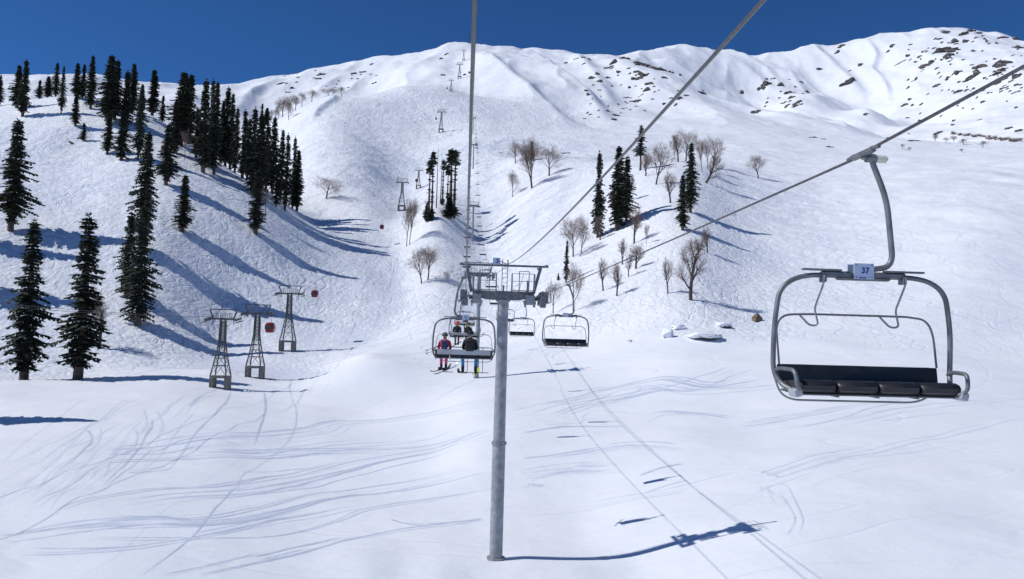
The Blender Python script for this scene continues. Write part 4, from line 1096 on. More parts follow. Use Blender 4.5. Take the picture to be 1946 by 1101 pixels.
# ------------------------------------------------------------------ firs
def fir_meshes(seed, H=28.0, width=3.3, kind='full'):
    rng = random.Random(seed); nr = np.random.RandomState(seed)
    tr = MB(); bend = rng.uniform(-0.25, 0.25)
    def ax(z): return Vector((bend*math.sin(z/H*2.6), 0.3*bend*math.sin(z/H*4+1), z))
    tr.tube([ax(z) for z in np.linspace(-1.0, H*0.985, 12)], [0.46*(1-i/11)**0.85+0.04 for i in range(12)], 8)
    V = []; F = []
    def quad(c, d, n, L, W):
        s = d.cross(n).normalized()*W*0.5; o = len(V)
        j = rng.uniform(-.12, .12)
        V.extend([c-s*0.7, c+s*0.7, c+d*L*0.55+s*(1.1+j), c+d*L, c+d*L*0.55-s*(1.1-j)]); F.append((o,o+1,o+2,o+3,o+4))
    tap = rng.uniform(0.5, 0.68); ex = rng.uniform(0.85, 1.1)
    z = 2.6 if kind != 'stripped' else 1.2
    az_n = [nr.uniform(0.72, 1.22) for _ in range(10)]
    hz_n = nr.uniform(0.66, 1.2, 26); hz_n = (hz_n+np.roll(hz_n,1))/2+nr.uniform(-.1,.1,26)
    if kind == 'full': gaps = set(rng.sample(range(26), 4))
    else: gaps = set()
    while z < H-0.4:
        t = 1-z/H                        # 0 at the tip, 1 at the foot
        band = int(z/H*25.9)
        if kind == 'full':
            L = width*(0.11+0.89*min(1, (t/tap))**ex)*(1.0 if t < 0.66 else 1-0.45*(t-0.66)/0.34)
        elif kind == 'stripped':
            L = width*(0.55+0.3*rng.random()) if (z > H*0.80 or z < H*0.15) else (width*0.18 if rng.random() < 0.25 else 0)
            if z > H*0.93: L *= 0.6
        elif kind == 'sparse':
            L = width*(0.25+0.75*min(1, t/0.5))*(1 if rng.random() < 0.72 else 0.3) if z > H*0.33 else 0
        elif kind == 'snag':
            L = 0.5 if rng.random() < 0.08 else 0
        else: L = width*(0.15+0.85*min(1, t/0.4)**0.8)
        L *= hz_n[band]*(0.45 if band in gaps else 1)
        if L > 0.15:
            nb = rng.randint(6, 8)
            a0 = rng.uniform(0, 6.28)
            for k in range(nb):
                a = a0+k*6.283/nb+rng.uniform(-.35, .35)
                l = L*rng.choice((0.4, 0.6, 0.75, 0.85, 0.95, 1.0))*rng.uniform(0.9, 1.08)*az_n[int((a % 6.283)/6.2832*10) % 10]
                if rng.random() < 0.13: continue
                droop = -0.24-0.45*t-rng.uniform(0, .3)
                if t < 0.12: droop += 0.35
                rd = Vector((math.cos(a), math.sin(a), 0)); base = ax(z)
                tr.tube([base, base+rd*l*0.5+Vector((0,0,droop*l*0.42)), base+rd*l*0.82+Vector((0,0,droop*l*0.72))], [0.05,0.03,0.012], 3, False)
                ns = max(3, int(l/0.24))
                for q in range(ns):
                    u = 0.16+0.84*(q+rng.random()*0.6)/ns
                    c = base+rd*l*u+Vector((0,0,droop*l*u*0.87+0.05*l*u*u))
                    wv = (1-u)*0.5+0.35
                    for sd_ in (-1, 1):
                        side = rd.cross(Vector((0,0,1)))*sd_
                        d = (rd*rng.uniform(.35,.9)+side*rng.uniform(.5,1.1)+Vector((0,0,rng.uniform(-.75,-.05)))).normalized()
                        nn = Vector((rng.uniform(-.5,.5),rng.uniform(-.5,.5),1)).normalized()
                        quad(c, d, nn, (0.50+0.35*rng.random())*(0.6+wv*0.8), 0.26+0.12*rng.random())
                    if q % 2 == 0:
                        d = (rd*0.4+Vector((rng.uniform(-.3,.3),rng.uniform(-.3,.3),-1))).normalized()
                        quad(c, d, side, 0.42+0.3*rng.random(), 0.3)
        z += rng.uniform(0.40, 0.62) if kind != 'sparse' else rng.uniform(0.45, 0.8)
    tip = ax(H)
    for k in range(14):
        a = rng.uniform(0, 6.28); quad(tip-Vector((0,0,rng.uniform(0,1.2))), Vector((math.cos(a)*.5,math.sin(a)*.5,rng.uniform(.3,1))).normalized(), Vector((math.sin(a),-math.cos(a),0)), 0.5, 0.2)
    tmesh = bpy.data.meshes.new('trunk'); tmesh.from_pydata(tr.v, [], tr.f); tmesh.materials.append(M['bark'])
    cm_ = bpy.data.meshes.new('crown'); cm_.from_pydata([tuple(v) for v in V], [], F); cm_.materials.append(M['fir'] if seed % 5 else M['firb'])
    return tmesh, cm_
FIR = {'full': [fir_meshes(s, 28, w_, 'full') for s, w_ in ((1,3.5),(2,3.1),(3,3.8),(4,2.9),(6,3.3),(7,3.6))],
       'stripped': [fir_meshes(s, 28, 2.3, 'stripped') for s in (11, 12, 13)],
       'sparse': [fir_meshes(s, 28, 4.0, 'sparse') for s in (16,)],
       'snag': [fir_meshes(18, 28, 1, 'snag')]}
FW = {'full': [3.5,3.1,3.8,2.9,3.3,3.6], 'stripped': [2.3]*3, 'sparse': [4.0], 'snag': [1.5]}
cnt = [0]
def fir(px, py, ptop, wpx, label, kind='full', hi=700, group=None, lo=60, name='fir_tree'):
    """foot at photo pixel (px, py), tip at row ptop, crown wpx wide"""
    p = hit(px, py, lo, hi); k = cnt[0]; cnt[0] += 1
    lst = FIR[kind]; vi = k % len(lst)
    Hm = (at(px, ptop, p.y).z-p.z); sz = Hm/28.0
    wm = wpx/FPX*p.y; sw = 1.2*wm/(2*FW[kind][vi]*1.02)
    r = empty(name, p, random.Random(k).uniform(0, 6.28)); r.scale = (sw, sw, sz)
    for nm, me_ in zip(('trunk', 'crown'), lst[vi]):
        if kind == 'snag' and nm == 'crown': continue
        o = bpy.data.objects.new(nm, me_); C.objects.link(o); o.parent = r
    tag(r, label, 'fir', group)
    return r
NEARF = [
 (46,722,418,88,'tall ragged fir at far left foot of the hill, bare trunk below its crown'),
 (148,722,406,92,'tall full fir on the snow edge, second of the two large firs at lower left'),
 (263,618,385,64,'dense dark fir standing lowest in the tall column of firs left of centre hill'),
 (272,478,252,44,'fir stacked directly above the lowest one in the tall dark column'),
 (240,566,402,42,'slim fir close to the left side of the tall dark column'),
 (20,438,227,62,'big fir cut by the left picture edge halfway up the hill'),
 (347,440,332,42,'small young fir alone in the open middle of the left slope'),
 (486,445,322,40,'lone fir stepping out below the dense stand at its lower edge'),
 (-60,560,330,60,'fir just beyond the left edge on the hillside'),
]
for a in NEARF: fir(*a[:3], a[3]*1.14, a[4], hi=420)
fir(-150, 800, 480, 100, 'fir standing out of view to the left whose shadow crosses the snow', hi=300)
fir(-70, 470, 260, 60, 'fir out of view left of the hill', hi=420)
RIDGE = [
 (-2,202,143,16,'fir tip at the very left edge on the skyline'),(32,205,124,30,'left one of two joined firs at the left end of the crest'),(43,222,113,26,'right taller one of two joined firs at the left end of the crest'),
 (75,183,152,14,'small stubby fir, leftmost of three on the snow hump'),(91,181,145,16,'middle fir of three on the snow hump'),(106,178,119,16,'tallest rightmost fir of three on the snow hump'),
 (116,216,125,14,'thin pole-like fir standing in front of the snow hump'),(145,188,120,24,'fir left of a pair behind the small lower fir on the crest'),(143,240,178,20,'short fir standing below the crest pair'),
 (157,187,121,18,'slim fir filling the gap behind the crest pair'),(172,207,106,20,'tall slim fir with a bare lower trunk on the crest'),(158,268,234,12,'tiny fir beside a stump on the open slope'),
 (206,238,105,44,'widest and tallest fir on the crest skyline'),(204,292,214,26,'fir below the widest crest fir'),(218,228,113,30,'fir hugging the right side of the widest crest fir'),
 (237,238,134,32,'fir with a rounded head right of the widest crest fir'),(250,216,121,22,'narrow fir peering above its neighbour on the crest'),(230,305,210,30,'ragged fir on the lower front edge of the crest group'),
 (262,305,162,24,'thin tall fir at the right front of the crest group'),(268,218,160,20,'low fir at the back of the crest group'),(289,215,132,30,'fir standing a little apart on the skyline right of the crest group'),
 (309,222,181,14,'little fir right of the one standing apart'),(343,277,137,40,'left one of the two tall joined firs on the crest'),(359,264,142,34,'right one of the two tall joined firs on the crest'),
 (315,352,236,40,'broad fir in front of the two tall joined firs'),(331,292,188,30,'fir tucked under the two tall joined firs'),
]
for a in RIDGE: fir(*a[:3], a[3]*1.18, a[4], hi=480, group='firs along the left hill crest')
STAND = [
 (385,328,150,38,'leftmost tall fir of the dense stand'),(397,318,149,26,'second tall tip of the dense stand, close to the first'),(406,332,156,26,'third fir of the dense stand, low skirted'),(428,312,166,28,'pointed fir fourth in the dense stand'),
 (438,290,178,26,'fir behind the fourth of the stand'),(446,328,205,24,'narrow fir in the gap left of the stand centre'),(460,340,208,28,'fir left of the stand centre'),(478,362,203,34,'bulky fir at the centre of the dense stand'),
 (492,378,220,38,'widest dark fir low in the centre of the stand'),(505,360,235,26,'fir right behind the widest one of the stand'),(518,338,223,32,'tall fir right of the stand centre'),(533,354,246,28,'fir two from the right end of the stand, long and dense'),
 (541,400,253,24,'fir reaching lowest near the right end of the stand'),(556,382,259,22,'slender pointed fir near the right end of the stand'),(567,332,286,24,'small rightmost fir of the dense stand'),(525,392,320,18,'thin low fir under the right part of the stand'),
 (470,330,225,26,'fir half hidden behind the bulky central one'),(420,300,190,26,'low dark fir filling the back of the stand'),(372,300,205,26,'short fir at the back between crest pair and stand'),
]
for a in STAND: fir(*a[:3], a[3]*1.18, a[4], hi=420, group='firs of the dense stand on the left slope')
for a in [(498,222,196,14,'small far fir peeping over the shoulder behind the stand'),(507,238,205,16,'small far fir right of its twin behind the stand')]: fir(*a, hi=1050, lo=300)
CL = [(814,421,304,24,'stripped','bare-trunked fir at the left end of the clump with a bushy foot'),(820,416,286,20,'stripped','tall bare-trunked fir second in the clump, tufted at the top'),(829,396,268,6,'snag','dead branchless pole rising highest in the clump'),
 (837,386,288,6,'snag','second dead pole in the middle of the clump'),(841,390,303,16,'stripped','thin bare fir in the middle of the clump'),(849,414,312,20,'stripped','bare-trunked fir right of the clump middle'),
 (855,414,282,34,'stripped','thickest bare-trunked fir of the clump with a dark bushy head'),(862,410,285,26,'stripped','rightmost bare-trunked fir of the clump')]
for a in CL: fir(a[0], a[1], a[2], a[3], a[5], a[4], hi=500, group='bare-trunked firs of the clump', name='fir_tree' if a[4] != 'snag' else 'dead_tree')
fir(812,420,385,26,'low bushy young fir at the foot of the clump, left side', hi=500); fir(852,415,375,34,'low bushy young fir at the foot of the clump, right side', hi=500)
for a in [(1136,452,287,36,'tall narrow fir, leftmost of the three big ones right of the lift'),(1173,438,278,44,'fullest fir, middle of the three big ones right of the lift'),(1190,422,297,34,'shorter fir tucked behind the fullest one right of the lift'),
 (1312,405,272,36,'taller slender fir of the right-hand pair'),(1297,438,332,36,'shorter stocky fir of the right-hand pair, in front'),(1076,538,456,17,'slim spindly fir close to the nearest lift tower'),(1061,533,519,8,'tiny dark fir stub left of the spindly fir')]: fir(*a, hi=480)
fir(1010,306,268,11,'small dark fir standing inside the tall multi-stemmed birch on the knoll edge', hi=560)
fir(1217, 324, 238, 30, 'sparse high-branched fir standing on the knoll crest', 'sparse', hi=500)

# ------------------------------------------------------------------ leafless birches
def birch_mesh(seed, H=12.0, kind='round', twigs=1.0):
    rng = random.Random(seed); tr = MB(); tw = MB()
    fork = {'round': 0.30, 'multi': 0.35, 'gnarled': 0.22, 'upright': 0.30}[kind]
    def grow(p, d, L, r, depth):
        n = 5 if depth < 2 else (3 if depth < 4 else 2)
        pts = [p]; rs = [r]; dd = d.copy(); q = p.copy()
        wob = (0.05 if depth == 0 else 0.11) if kind != 'gnarled' else (0.10 if depth == 0 else 0.20)
        for i in range(n):
            dd = (dd + Vector((rng.gauss(0,wob), rng.gauss(0,wob), rng.gauss(0,wob*0.5)+(0.07 if depth > 0 else 0)))).normalized()
            q = q+dd*(L/n); pts.append(q.copy()); rs.append(r*(1-0.5*(i+1)/n))
        (tr if depth < 2 else tw).tube(pts, rs, 7 if depth < 1 else (5 if depth < 2 else 3), False)
        if depth >= (5 if kind != 'multi' else 4): return
        nb = (7, 5, 5, 4, 3)[depth]
        for k in range(nb):
            lo_ = fork if depth == 0 else 0.22
            u = min(0.999, lo_+(1-lo_)*(k+rng.random())/nb)
            i = min(int(u*n), n-1); b = pts[i].lerp(pts[i+1], u*n-i)
            ax_ = (pts[i+1]-pts[i]).normalized(); o = Matrix.Rotation(k*2.4+rng.uniform(-.5,.5), 3, ax_) @ ax_.orthogonal().normalized()
            sp = rng.uniform(0.45, 0.9) if kind in ('round', 'gnarled') else rng.uniform(0.28, 0.6)
            if depth == 0: sp *= 1.0-0.35*(u-lo_)/(1-lo_)
            nd = (ax_*math.cos(sp)+o*math.sin(sp)).normalized()
            f = rng.uniform(0.5, 0.72) if depth else (0.70-0.25*(u-lo_))*rng.uniform(0.8,1.05)
            if kind == 'gnarled' and depth == 0: f *= rng.uniform(0.5, 1.0)
            grow(b, nd, L*f, max(rs[i]*rng.uniform(0.42, 0.6), 0.015), depth+1)
    stems = {'round': 1, 'multi': 3, 'gnarled': 1, 'upright': 1}[kind]
    for s in range(stems):
        a = rng.uniform(0, 6.28); tilt = 0.04 if stems == 1 else 0.20
        d = Vector((math.cos(a)*tilt, math.sin(a)*tilt, 1)).normalized()
        grow(Vector((math.cos(a)*0.1*stems, math.sin(a)*0.1*stems, -0.4)), d, H*(0.62 if kind != 'upright' else 0.75), (0.50 if kind == 'gnarled' else 0.27) if stems == 1 else 0.16, 0)
    zs = max(v[2] for v in tw.v); xs = sorted(abs(v[0]) for v in tw.v)[int(len(tw.v)*0.97)]
    out = []
    for nm, mb, m in (('trunk', tr, M['birch']), ('crown', tw, M['twig'])):
        me_ = bpy.data.meshes.new(nm); me_.from_pydata(mb.v, [], mb.f); me_.materials.append(m); out.append(me_)
    return out, zs, xs
BI = {'round': [birch_mesh(s, 12, 'round') for s in (21,22,23,24)], 'multi': [birch_mesh(s, 12, 'multi', 0.8) for s in (31,32)],
      'gnarled': [birch_mesh(s, 12, 'gnarled', 0.75) for s in (41,42,43)], 'upright': [birch_mesh(s, 12, 'upright', 0.8) for s in (51,52)]}
bc = [0]
def birch(px, py, ptop, wpx, kind, label, hi=700, lean=0, group=None, lo=60):
    p = hit(px, py, lo, hi); k = bc[0]; bc[0] += 1
    (meshes, zs, xs) = BI[kind][k % len(BI[kind])]
    Hm = at(px, ptop, p.y).z-p.z; wm = wpx/FPX*p.y
    sz = Hm/zs/max(0.5, math.cos(R_(lean))); sw = (1.1 if kind != 'gnarled' else 0.88)*wm/(2*xs)
    r = empty('birch_tree', p); r.rotation_euler = (0, R_(lean), 0) if lean else (0, 0, random.Random(k+99).uniform(0, 6.28)); r.scale = (sw, sw, sz)
    for nm, me_ in zip(('trunk', 'crown'), meshes):
        o = bpy.data.objects.new(nm, me_); C.objects.link(o); o.parent = r
    tag(r, label, 'birch', group); return r
for a in [
 (773,468,372,36,'upright','left one of two pale thin birches below the high gondola towers'),(778,465,366,34,'upright','right one of two pale thin birches below the high gondola towers'),
 (802,539,464,40,'round','dark bare birch left of a leaning one, above the near occupied chair'),(813,532,458,44,'round','bare birch leaning to the right, above the near occupied chair'),
 (851,539,513,16,'upright','very small bare sapling left of the nearest tower head'),(620,377,333,46,'round','single round-headed bare tree alone on the open slope right of the stand'),
 (351,303,240,24,'upright','pale bare birch leaning between the crest pair and the stand'),(505,409,350,34,'upright','pale bare birch at the foot of the dense stand'),
 (188,662,540,54,'gnarled','bare brown tree tucked beside the second large fir at lower left'),
 (979,311,264,28,'round','leftmost bare birch of the group on the knoll edge'),(1012,357,258,48,'multi','tallest multi-stemmed bare birch of the knoll edge group'),(1044,334,271,46,'round','spreading bare birch, rightmost of the knoll edge group'),
 (974,374,317,28,'round','small bare birch lowest in the knoll edge group'),(1090,488,403,44,'round','left one of two bare birches between the lift and the big firs'),(1103,488,406,26,'round','right slimmer one of two bare birches between the lift and the big firs'),
 (1141,456,410,24,'gnarled','small bare tree hidden at the foot of the leftmost big fir'),(1196,383,330,24,'gnarled','small bare tree at the right foot of the fullest fir'),
 (1205,463,380,30,'gnarled','tall thin bare tree below the fullest fir'),(1229,464,422,16,'upright','slight sapling right of the tall thin bare tree'),
 (1183,503,450,24,'gnarled','gnarled bare tree, left of the trio crossed by the far rope'),(1208,511,455,34,'gnarled','gnarled bare tree, middle of the trio crossed by the far rope'),(1194,526,480,18,'gnarled','gnarled bare tree, lowest of the trio crossed by the far rope'),
 (1246,351,268,50,'round','broad bare birch right of the sparse fir on the knoll crest'),(1228,335,285,24,'gnarled','stubby bare tree between sparse fir and broad birch'),
 (1289,308,252,26,'gnarled','leftmost of the three birches behind the right-hand fir pair'),(1303,299,243,44,'round','widest of the three birches behind the right-hand fir pair'),(1282,301,262,20,'upright','thin birch beside the leftmost one behind the fir pair'),
 (1334,326,262,28,'upright','left one of three tall birches right of the fir pair'),(1345,322,258,28,'upright','middle one of three tall birches right of the fir pair'),(1356,319,255,34,'round','right one of three tall birches right of the fir pair'),
 (1442,339,291,34,'round','lone bare birch at the right end of the knoll'),(1274,386,322,30,'gnarled','bent bare tree just left of the fir pair'),
 (1344,481,423,24,'gnarled','gnarled bare tree right below the fir pair'),(1312,570,448,62,'gnarled','largest gnarled many-branched bare tree on the lower edge of the knoll'),(1269,558,484,24,'gnarled','slim gnarled bare tree left of the largest one'),
 (1051,596,525,30,'round','bare tree standing right beside the wheels of the nearest tower'),(1089,592,488,44,'round','tall bare birch rising behind the hanger of the second near chair'),
 (1146,553,486,26,'gnarled','bare tree, left of the pair below the far rope'),(1172,563,486,26,'gnarled','bare tree, right of the pair below the far rope')]: birch(*a, hi=560)
birch(1342,348,297,40,'gnarled','bare birch leaning far over to the right on the knoll', hi=520, lean=32)
far_b = [(548,228,186,22),(538,205,182,30),(552,202,178,26),(562,196,180,20),(574,188,172,18),(593,184,167,24),(624,180,167,20),(632,178,167,16),(650,176,162,16),(530,226,196,14),(515,232,206,14),(523,228,205,12)]
ordn = ['first','second','third','fourth','fifth','sixth','seventh','eighth','ninth','tenth','eleventh','twelfth','thirteenth']
for k, a in enumerate(sorted(far_b)): birch(*a, 'round', ordn[k]+' from left of the small reddish birches along the far rounded shoulder', hi=1230, lo=600, group='birches on the far shoulder')
far_r = [(1715,284,272,10),(1776,268,256,10),(1797,272,260,12),(1813,270,257,14),(1832,276,262,18),(1868,282,266,16),(1728,288,278,8),(1828,290,282,8),(1778,262,251,8),(1940,270,262,14)]
for k, a in enumerate(sorted(far_r)): birch(*a, 'round', ordn[k]+' from left of the little round shrubs on the right-hand plain', hi=1400, lo=300, group='shrubs on the right-hand plain')
tk = MB(); rng = random.Random(5)
for k in range(46):
    px = 1808+k*2.9+rng.uniform(-3,3); py = 254+(px-1808)*0.115+rng.uniform(-2,3)
    p = hit(px, py, 600, 1500)
    for j in range(26):
        a = rng.uniform(0,6.28); l = rng.uniform(0.8,1.6)*3.1
        d = Vector((math.cos(a)*0.7, math.sin(a)*0.7, rng.uniform(0.5,1.2))).normalized()
        q = p+Vector((rng.uniform(-2,2),rng.uniform(-2,2),0)); tk.tube([q, q+d*l*0.5, q+d*l+Vector((0,0,0.6))], [0.28,0.2,0.05], 3, False)
tag(tk.build('shrub_thicket', M['twig']), 'long low thicket of bare reddish shrubs at the foot of the right-hand mountain', 'thicket', kind='stuff')
# ------------------------------------------------------------------ rocks
def rock_mat():
    m = bpy.data.materials.new('mountain_rock'); m.use_nodes = True; n = m.node_tree.nodes; l = m.node_tree.links; b = n['Principled BSDF']
    tc = n.new('ShaderNodeNewGeometry'); no = n.new('ShaderNodeTexNoise'); no.inputs['Scale'].default_value = 0.25; no.inputs['Detail'].default_value = 6
    l.new(tc.outputs['Position'], no.inputs['Vector'])
    r = n.new('ShaderNodeValToRGB'); r.color_ramp.elements[0].color = (0.035,0.033,0.034,1); r.color_ramp.elements[1].color = (0.13,0.11,0.10,1)
    r.color_ramp.elements[0].position = 0.3; r.color_ramp.elements[1].position = 0.7
    l.new(no.outputs['Fac'], r.inputs['Fac'])
    sx = n.new('ShaderNodeSeparateXYZ'); l.new(tc.outputs['Normal'], sx.inputs[0])
    ad = n.new('ShaderNodeMath'); ad.operation = 'ADD'; l.new(sx.outputs['Z'], ad.inputs[0])
    n2 = n.new('ShaderNodeTexNoise'); n2.inputs['Scale'].default_value = 0.3; l.new(tc.outputs['Position'], n2.inputs['Vector'])
    mu = n.new('ShaderNodeMath'); mu.operation = 'MULTIPLY_ADD'; mu.inputs[1].default_value = 0.9; mu.inputs[2].default_value = -0.45; l.new(n2.outputs['Fac'], mu.inputs[0]); l.new(mu.outputs[0], ad.inputs[1])
    mr = n.new('ShaderNodeMapRange'); mr.inputs['From Min'].default_value = 0.86; mr.inputs['From Max'].default_value = 0.96; l.new(ad.outputs[0], mr.inputs['Value'])
    mx = n.new('ShaderNodeMixRGB'); mx.inputs[2].default_value = (0.8,0.82,0.86,1); l.new(mr.outputs[0], mx.inputs[0]); l.new(r.outputs[0], mx.inputs[1]); l.new(mx.outputs[0], b.inputs['Base Color'])
    b.inputs['Roughness'].default_value = 0.9
    return m
M['rock'] = rock_mat()
M['boulder'] = mat('brown_boulder', (0.16,0.115,0.075), 0.9, 0, 0.4, 1.0, 0.5, 3)
def rock_mesh(seed, sub=3, flat=0.6):
    import bmesh
    bm = bmesh.new(); bmesh.ops.create_icosphere(bm, subdivisions=sub, radius=1.0)
    rng = random.Random(seed); o = Vector((rng.uniform(0,99), rng.uniform(0,99), rng.uniform(0,99)))
    pl = [(Vector((rng.gauss(0,1),rng.gauss(0,1),rng.gauss(0,1))).normalized(), rng.uniform(0.45,0.8)) for _ in range(9)]
    from mathutils import noise as mn
    for v in bm.verts:
        p = v.co.copy()
        for nrm, d in pl:
            e = p.dot(nrm)-d
            if e > 0: p -= nrm*e*0.9
        p *= 1+0.35*mn.noise(p*1.6+o)+0.14*mn.noise(p*4+o)
        p.z *= flat; v.co = p
    me_ = bpy.data.meshes.new('rock_outcrop'); bm.to_mesh(me_); bm.free(); return me_
def crag_mesh(seed):
    """an outcrop: several broken lumps strung along one diagonal rib"""
    rng = random.Random(seed); V = []; F = []; n = rng.randint(4, 7)
    for k in range(n):
        me0 = rock_mesh(seed*20+k, 2, 0.9); t = (k/(n-1))*2-1 if n > 1 else 0
        sc = rng.uniform(0.40, 0.58)*(1-0.15*abs(t)); c = Vector((t*0.66+rng.uniform(-.1,.1), rng.uniform(-.26,.26), rng.uniform(-.06,.06)))
        q = Matrix.Rotation(rng.uniform(0,6), 3, 'Z'); o = len(V)
        sv = Vector((sc*rng.uniform(.8,1.3), sc*rng.uniform(.7,1.2), sc*rng.uniform(.9,1.7)))
        for v in me0.vertices:
            p = q @ v.co; V.append((p.x*sv.x+c.x, p.y*sv.y+c.y, p.z*sv.z+c.z))
        F += [tuple(i+o for i in p.vertices) for p in me0.polygons]; bpy.data.meshes.remove(me0)
    me_ = bpy.data.meshes.new('rock_outcrop'); me_.from_pydata(V, [], F); return me_
RK = [crag_mesh(s) for s in range(9)]
for r in RK: r.materials.append(M['rock'])
rng = random.Random(77); nrk = [0]
REG = {'dark rock outcrop among many on the snowy central spur': ('central spur', 1075, 1340, 96, 236), 'dark rock outcrop in the patch under the second ridge': ('patch below second ridge', 1405, 1540, 148, 212),
 'dark brown rock outcrop among many scattered over the right-hand mountain': ('right-hand mountain', 1555, 1946, 58, 255), 'small dark rock on the snowy ridge left of the summit': ('ridge left of the summit', 530, 895, 100, 178)}
def outcrop(px, py, wpx, hpx, label, group, hi=3600, lo=700, rise=0.25, tilt=None):
    p = hit(px, py, lo, hi); e = 8.0
    n = Vector((-(H1(p.x+e,p.y)-H1(p.x-e,p.y))/(2*e), -(H1(p.x,p.y+e)-H1(p.x,p.y-e))/(2*e), 1)).normalized()
    o = bpy.data.objects.new('rock_outcrop', RK[nrk[0] % len(RK)]); nrk[0] += 1; C.objects.link(o)
    ww = wpx/FPX*p.y/2*1.28
    view = Vector((p.x,p.y,p.z)).normalized(); fs_ = max(0.35, abs(n.dot(view)))
    hh = hpx/FPX*p.y/2*1.2
    Lz = hh*1.5
    o.scale = (ww, max(hh/fs_*1.0, ww*0.35), Lz)
    q = n.to_track_quat('Z', 'Y').to_matrix()
    xa = Vector((1,0,0)); xa = (xa-n*xa.dot(n)).normalized(); ya = n.cross(xa)
    tl = R_(tilt if tilt is not None else rng.uniform(20, 60))
    x2 = xa*math.cos(tl)+ya*math.sin(tl); y2 = n.cross(x2)
    Mx = Matrix((x2, y2, n)).transposed(); o.rotation_euler = Mx.to_euler(); o.location = p + n*Lz*0.02
    if label in REG:
        nm, x0, x1, y0, y1 = REG[label]; fx = (px-x0)/(x1-x0); fy = (py-y0)/(y1-y0)
        vt = ('topmost', 'upper', 'middle', 'lower')[max(0, min(3, int(fy*4)))]; hz = ('left', 'centre-left', 'centre-right', 'right')[max(0, min(3, int(fx*4)))]
        sz_ = 'large craggy' if wpx >= 15 else ('mid-sized' if wpx >= 9 else ('small' if wpx >= 5.5 else 'tiny'))
        label = '%s dark rock outcrop in the %s %s part of the %s' % (sz_, vt, hz, nm); group = group+', '+vt+' '+hz
    tag(o, label, 'rock', group); return o
G1 = 'rock outcrops on the central spur'; L1 = 'dark rock outcrop among many on the snowy central spur'
for a in [(1236,110,44,12,'largest rock band crowning the central spur'),(1228,116,18,12,'blocky rock at the left end of the spur crown'),(1256,118,26,8,'rock band continuing right of the spur crown'),(1276,126,8,8,'pointed rock on the ridge right of the spur crown')]: outcrop(a[0],a[1],a[2],a[3],a[4],G1,hi=2150,tilt=-14)
big1 = [(1165,120,18,9),(1158,130,18,8),(1184,108,12,6),(1192,97,12,6),(1222,145,16,9),(1213,150,12,8),(1202,151,10,8),(1220,143,10,10),(1235,160,10,9),(1228,172,14,9),(1211,193,14,7),(1123,150,9,9),(1139,155,9,8),(1134,141,8,6),(1155,148,8,5),(1113,173,7,6),(1118,180,7,5),(1170,220,7,6),(1166,228,10,6),(1210,137,8,6),(1226,124,12,6),(1210,124,10,7),(1248,128,14,6),(1262,148,10,6),(1195,167,6,6),(1120,104,10,4),(1096,106,8,4),(1075,108,8,5),(1109,105,6,4),(1175,138,6,5),(1190,186,12,4),(1290,187,12,6),(1303,182,10,5),(1283,200,12,4),(1262,198,10,4),(1335,178,12,8),(1336,157,5,3)]
for x, y, w_, h_ in big1: outcrop(x,y,w_,h_,L1,G1,hi=2200)
for k in range(60):
    x = rng.uniform(1105,1300); t = (x-1105)/195; y = rng.uniform(118+10*t, 235-38*t)
    outcrop(x,y,rng.uniform(3,8),rng.uniform(2,4),L1,G1,hi=2200)
G2 = 'rock outcrops below the second ridge'; L2 = 'dark rock outcrop in the patch under the second ridge'
for x, y, w_, h_ in [(1457,160,16,9),(1448,168,14,7),(1482,162,14,8),(1498,177,12,7),(1503,187,10,8),(1516,195,16,7),(1510,202,14,6),(1495,202,12,5),(1480,187,6,4),(1534,176,10,5),(1470,150,8,4),(1408,176,14,6)]: outcrop(x,y,w_,h_,L2,G2,hi=2600,lo=1000)
for k in range(26):
    x = rng.uniform(1440,1530); y = rng.uniform(150,210); outcrop(x,y,rng.uniform(3,8),rng.uniform(2,4),L2,G2,hi=2600,lo=1000)
outcrop(1609,158,26,11,'isolated rock block in the snow between second ridge and right-hand mountain','lone rocks',tilt=20); outcrop(1437,214,14,9,'round dark boulder alone on the smooth snow ridge','lone rocks',lo=600)
outcrop(1644,218,10,5,'small dark rock by itself below the hollow of the right-hand mountain','lone rocks'); outcrop(1712,119,18,3,'thin rock strip inside the shaded hollow','lone rocks',tilt=0); outcrop(1724,107,6,6,'knob of rock inside the shaded hollow','lone rocks')
G3 = 'rock outcrops on the right-hand mountain'; L3 = 'dark brown rock outcrop among many scattered over the right-hand mountain'
big3 = [(1795,62,26,8),(1828,66,26,9),(1845,60,20,7),(1860,64,16,6),(1812,80,20,9),(1793,98,20,16),(1800,108,24,10),(1810,96,20,9),(1833,80,10,8),(1755,127,14,10),(1768,120,16,8),(1820,139,14,8),(1864,128,16,12),(1853,142,20,10),(1842,150,20,8),(1900,125,20,18),(1897,137,22,10),(1930,148,14,12),(1898,155,22,12),(1930,163,10,7),(1936,92,14,8),(1822,175,14,8),(1867,195,12,6),(1780,163,16,5),(1800,150,12,5),(1740,150,12,4),(1903,170,14,5),(1915,245,8,7),(1935,250,10,8),(1850,98,8,5),(1600,88,16,6),(1590,100,14,5),(1586,84,6,4),(1694,88,12,5),(1687,98,8,4),(1634,124,10,6),(1615,135,8,3),(1900,72,20,4),(1930,75,18,6),(1720,200,10,6),(1728,190,8,5),(1557,132,8,6)]
for x, y, w_, h_ in big3: outcrop(x,y,w_,h_,L3,G3,lo=1150)
for k in range(120):
    x = rng.uniform(1725,1946); y = rng.uniform(68,240-0.25*(x-1725)+40*(rng.random()))
    if y > 255: continue
    outcrop(x,y,rng.uniform(3,10),rng.uniform(2,4.5),L3,G3,lo=1150)
G4 = 'rocks on the ridge left of the summit'; L4 = 'small dark rock on the snowy ridge left of the summit'
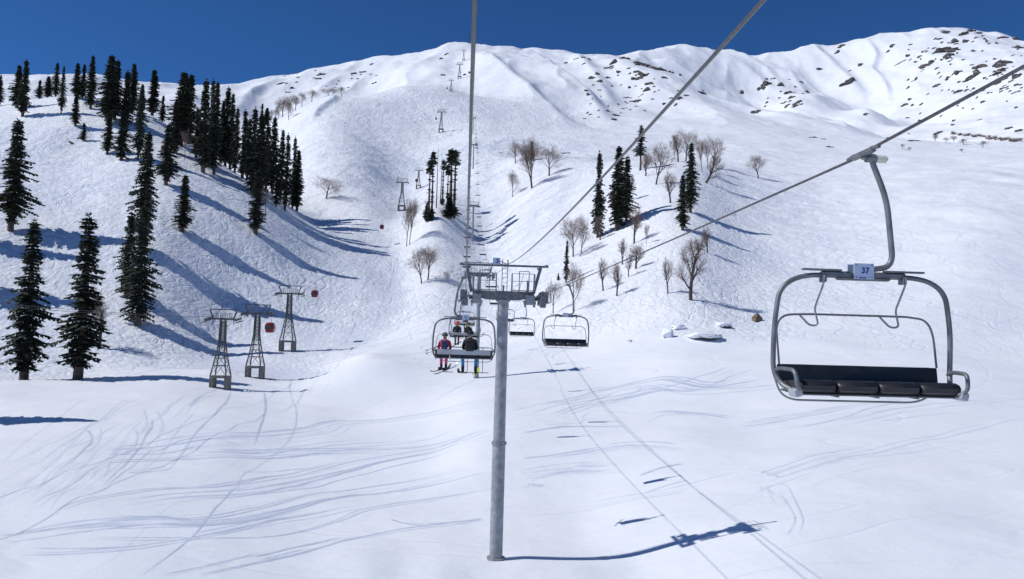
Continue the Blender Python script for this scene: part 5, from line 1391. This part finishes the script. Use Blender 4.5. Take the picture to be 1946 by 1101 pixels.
for x, y, w_, h_ in [(610,142,14,5),(605,150,10,4),(532,160,14,5),(555,168,10,4),(548,176,8,4),(672,140,10,4),(690,138,12,5),(706,123,8,4),(848,103,10,3),(838,112,10,4),(842,143,8,4),(882,143,8,5),(893,139,6,5),(712,158,8,4)]: outcrop(x,y,w_,h_,L4,G4,lo=1250)
for k in range(20):
    outcrop(rng.uniform(530,720),rng.uniform(135,170),rng.uniform(3,6),rng.uniform(2,3),L4,G4,lo=1250)
G5 = 'rocks on the right-hand plain'; L5 = 'flat dark rock poking through the snow of the right-hand plain'
for x, y, w_, h_ in [(1546,262,14,4),(1565,265,8,3),(1575,280,16,4),(1738,268,18,4),(1780,254,16,6),(1688,251,10,3),(952,291,6,3),(1075,292,12,4)]: outcrop(x,y,w_,h_,L5,G5,lo=350,hi=1500,tilt=0)
# snow-capped boulders by the knoll
def boulder(px, py, wpx, hpx, label, cap=True, brown=False, seed=0, hi=250):
    p = hit(px, py, 60, hi); ww = wpx/FPX*p.y/2; hh = hpx/FPX*p.y
    r = empty('boulder', p, seed*1.3)
    me_ = rock_mesh(60+seed, 4, 0.9); me_.name = 'stone'; me_.materials.append(M['boulder'] if brown else M['rock2'])
    o = bpy.data.objects.new('stone', me_); C.objects.link(o); o.parent = r; o.scale = (ww, ww*0.8, hh*0.8); o.location = (0,0,hh*0.15)
    if cap:
        m2 = rock_mesh(60+seed, 4, 0.9); m2.name = 'snow_cap'; m2.materials.append(M['snow_clean'])
        for q in m2.polygons: q.use_smooth = True
        o2 = bpy.data.objects.new('snow_cap', m2); C.objects.link(o2); o2.parent = r; o2.scale = (ww*1.25, ww*1.15, hh*0.85); o2.location = (0.0,0.30,hh*0.36)
    tag(r, label, 'boulder'); return r
M['rock2'] = mat('grey_boulder', (0.10,0.095,0.085), 0.9, 0, 0.4, 1.2, 0.5, 3)
boulder(1437,609,32,14,'brown boulder half hidden behind the left side of the near empty chair', False, True, 1)
boulder(1271,640,20,16,'pointed snow-capped boulder with a dark face, left of the boulder group', True, False, 2)
boulder(1288,625,26,8,'low boulder with a brown tip above the pointed one', True, True, 3)
boulder(1335,642,52,12,'wide snow-covered slab, largest of the boulder group', True, False, 4)
boulder(1375,622,26,9,'small snow mound of rock right of the wide slab', True, False, 5)
boulder(1197,650,10,4,'tiny brown stone left of the boulder group', True, True, 6)
for a in [(135,272,5,6,'brown stump on the open left slope'),(151,263,8,4,'low dark stone beside the tiny fir')]:
    outcrop(a[0],a[1],a[2],a[3],a[4],None,hi=420,lo=100)
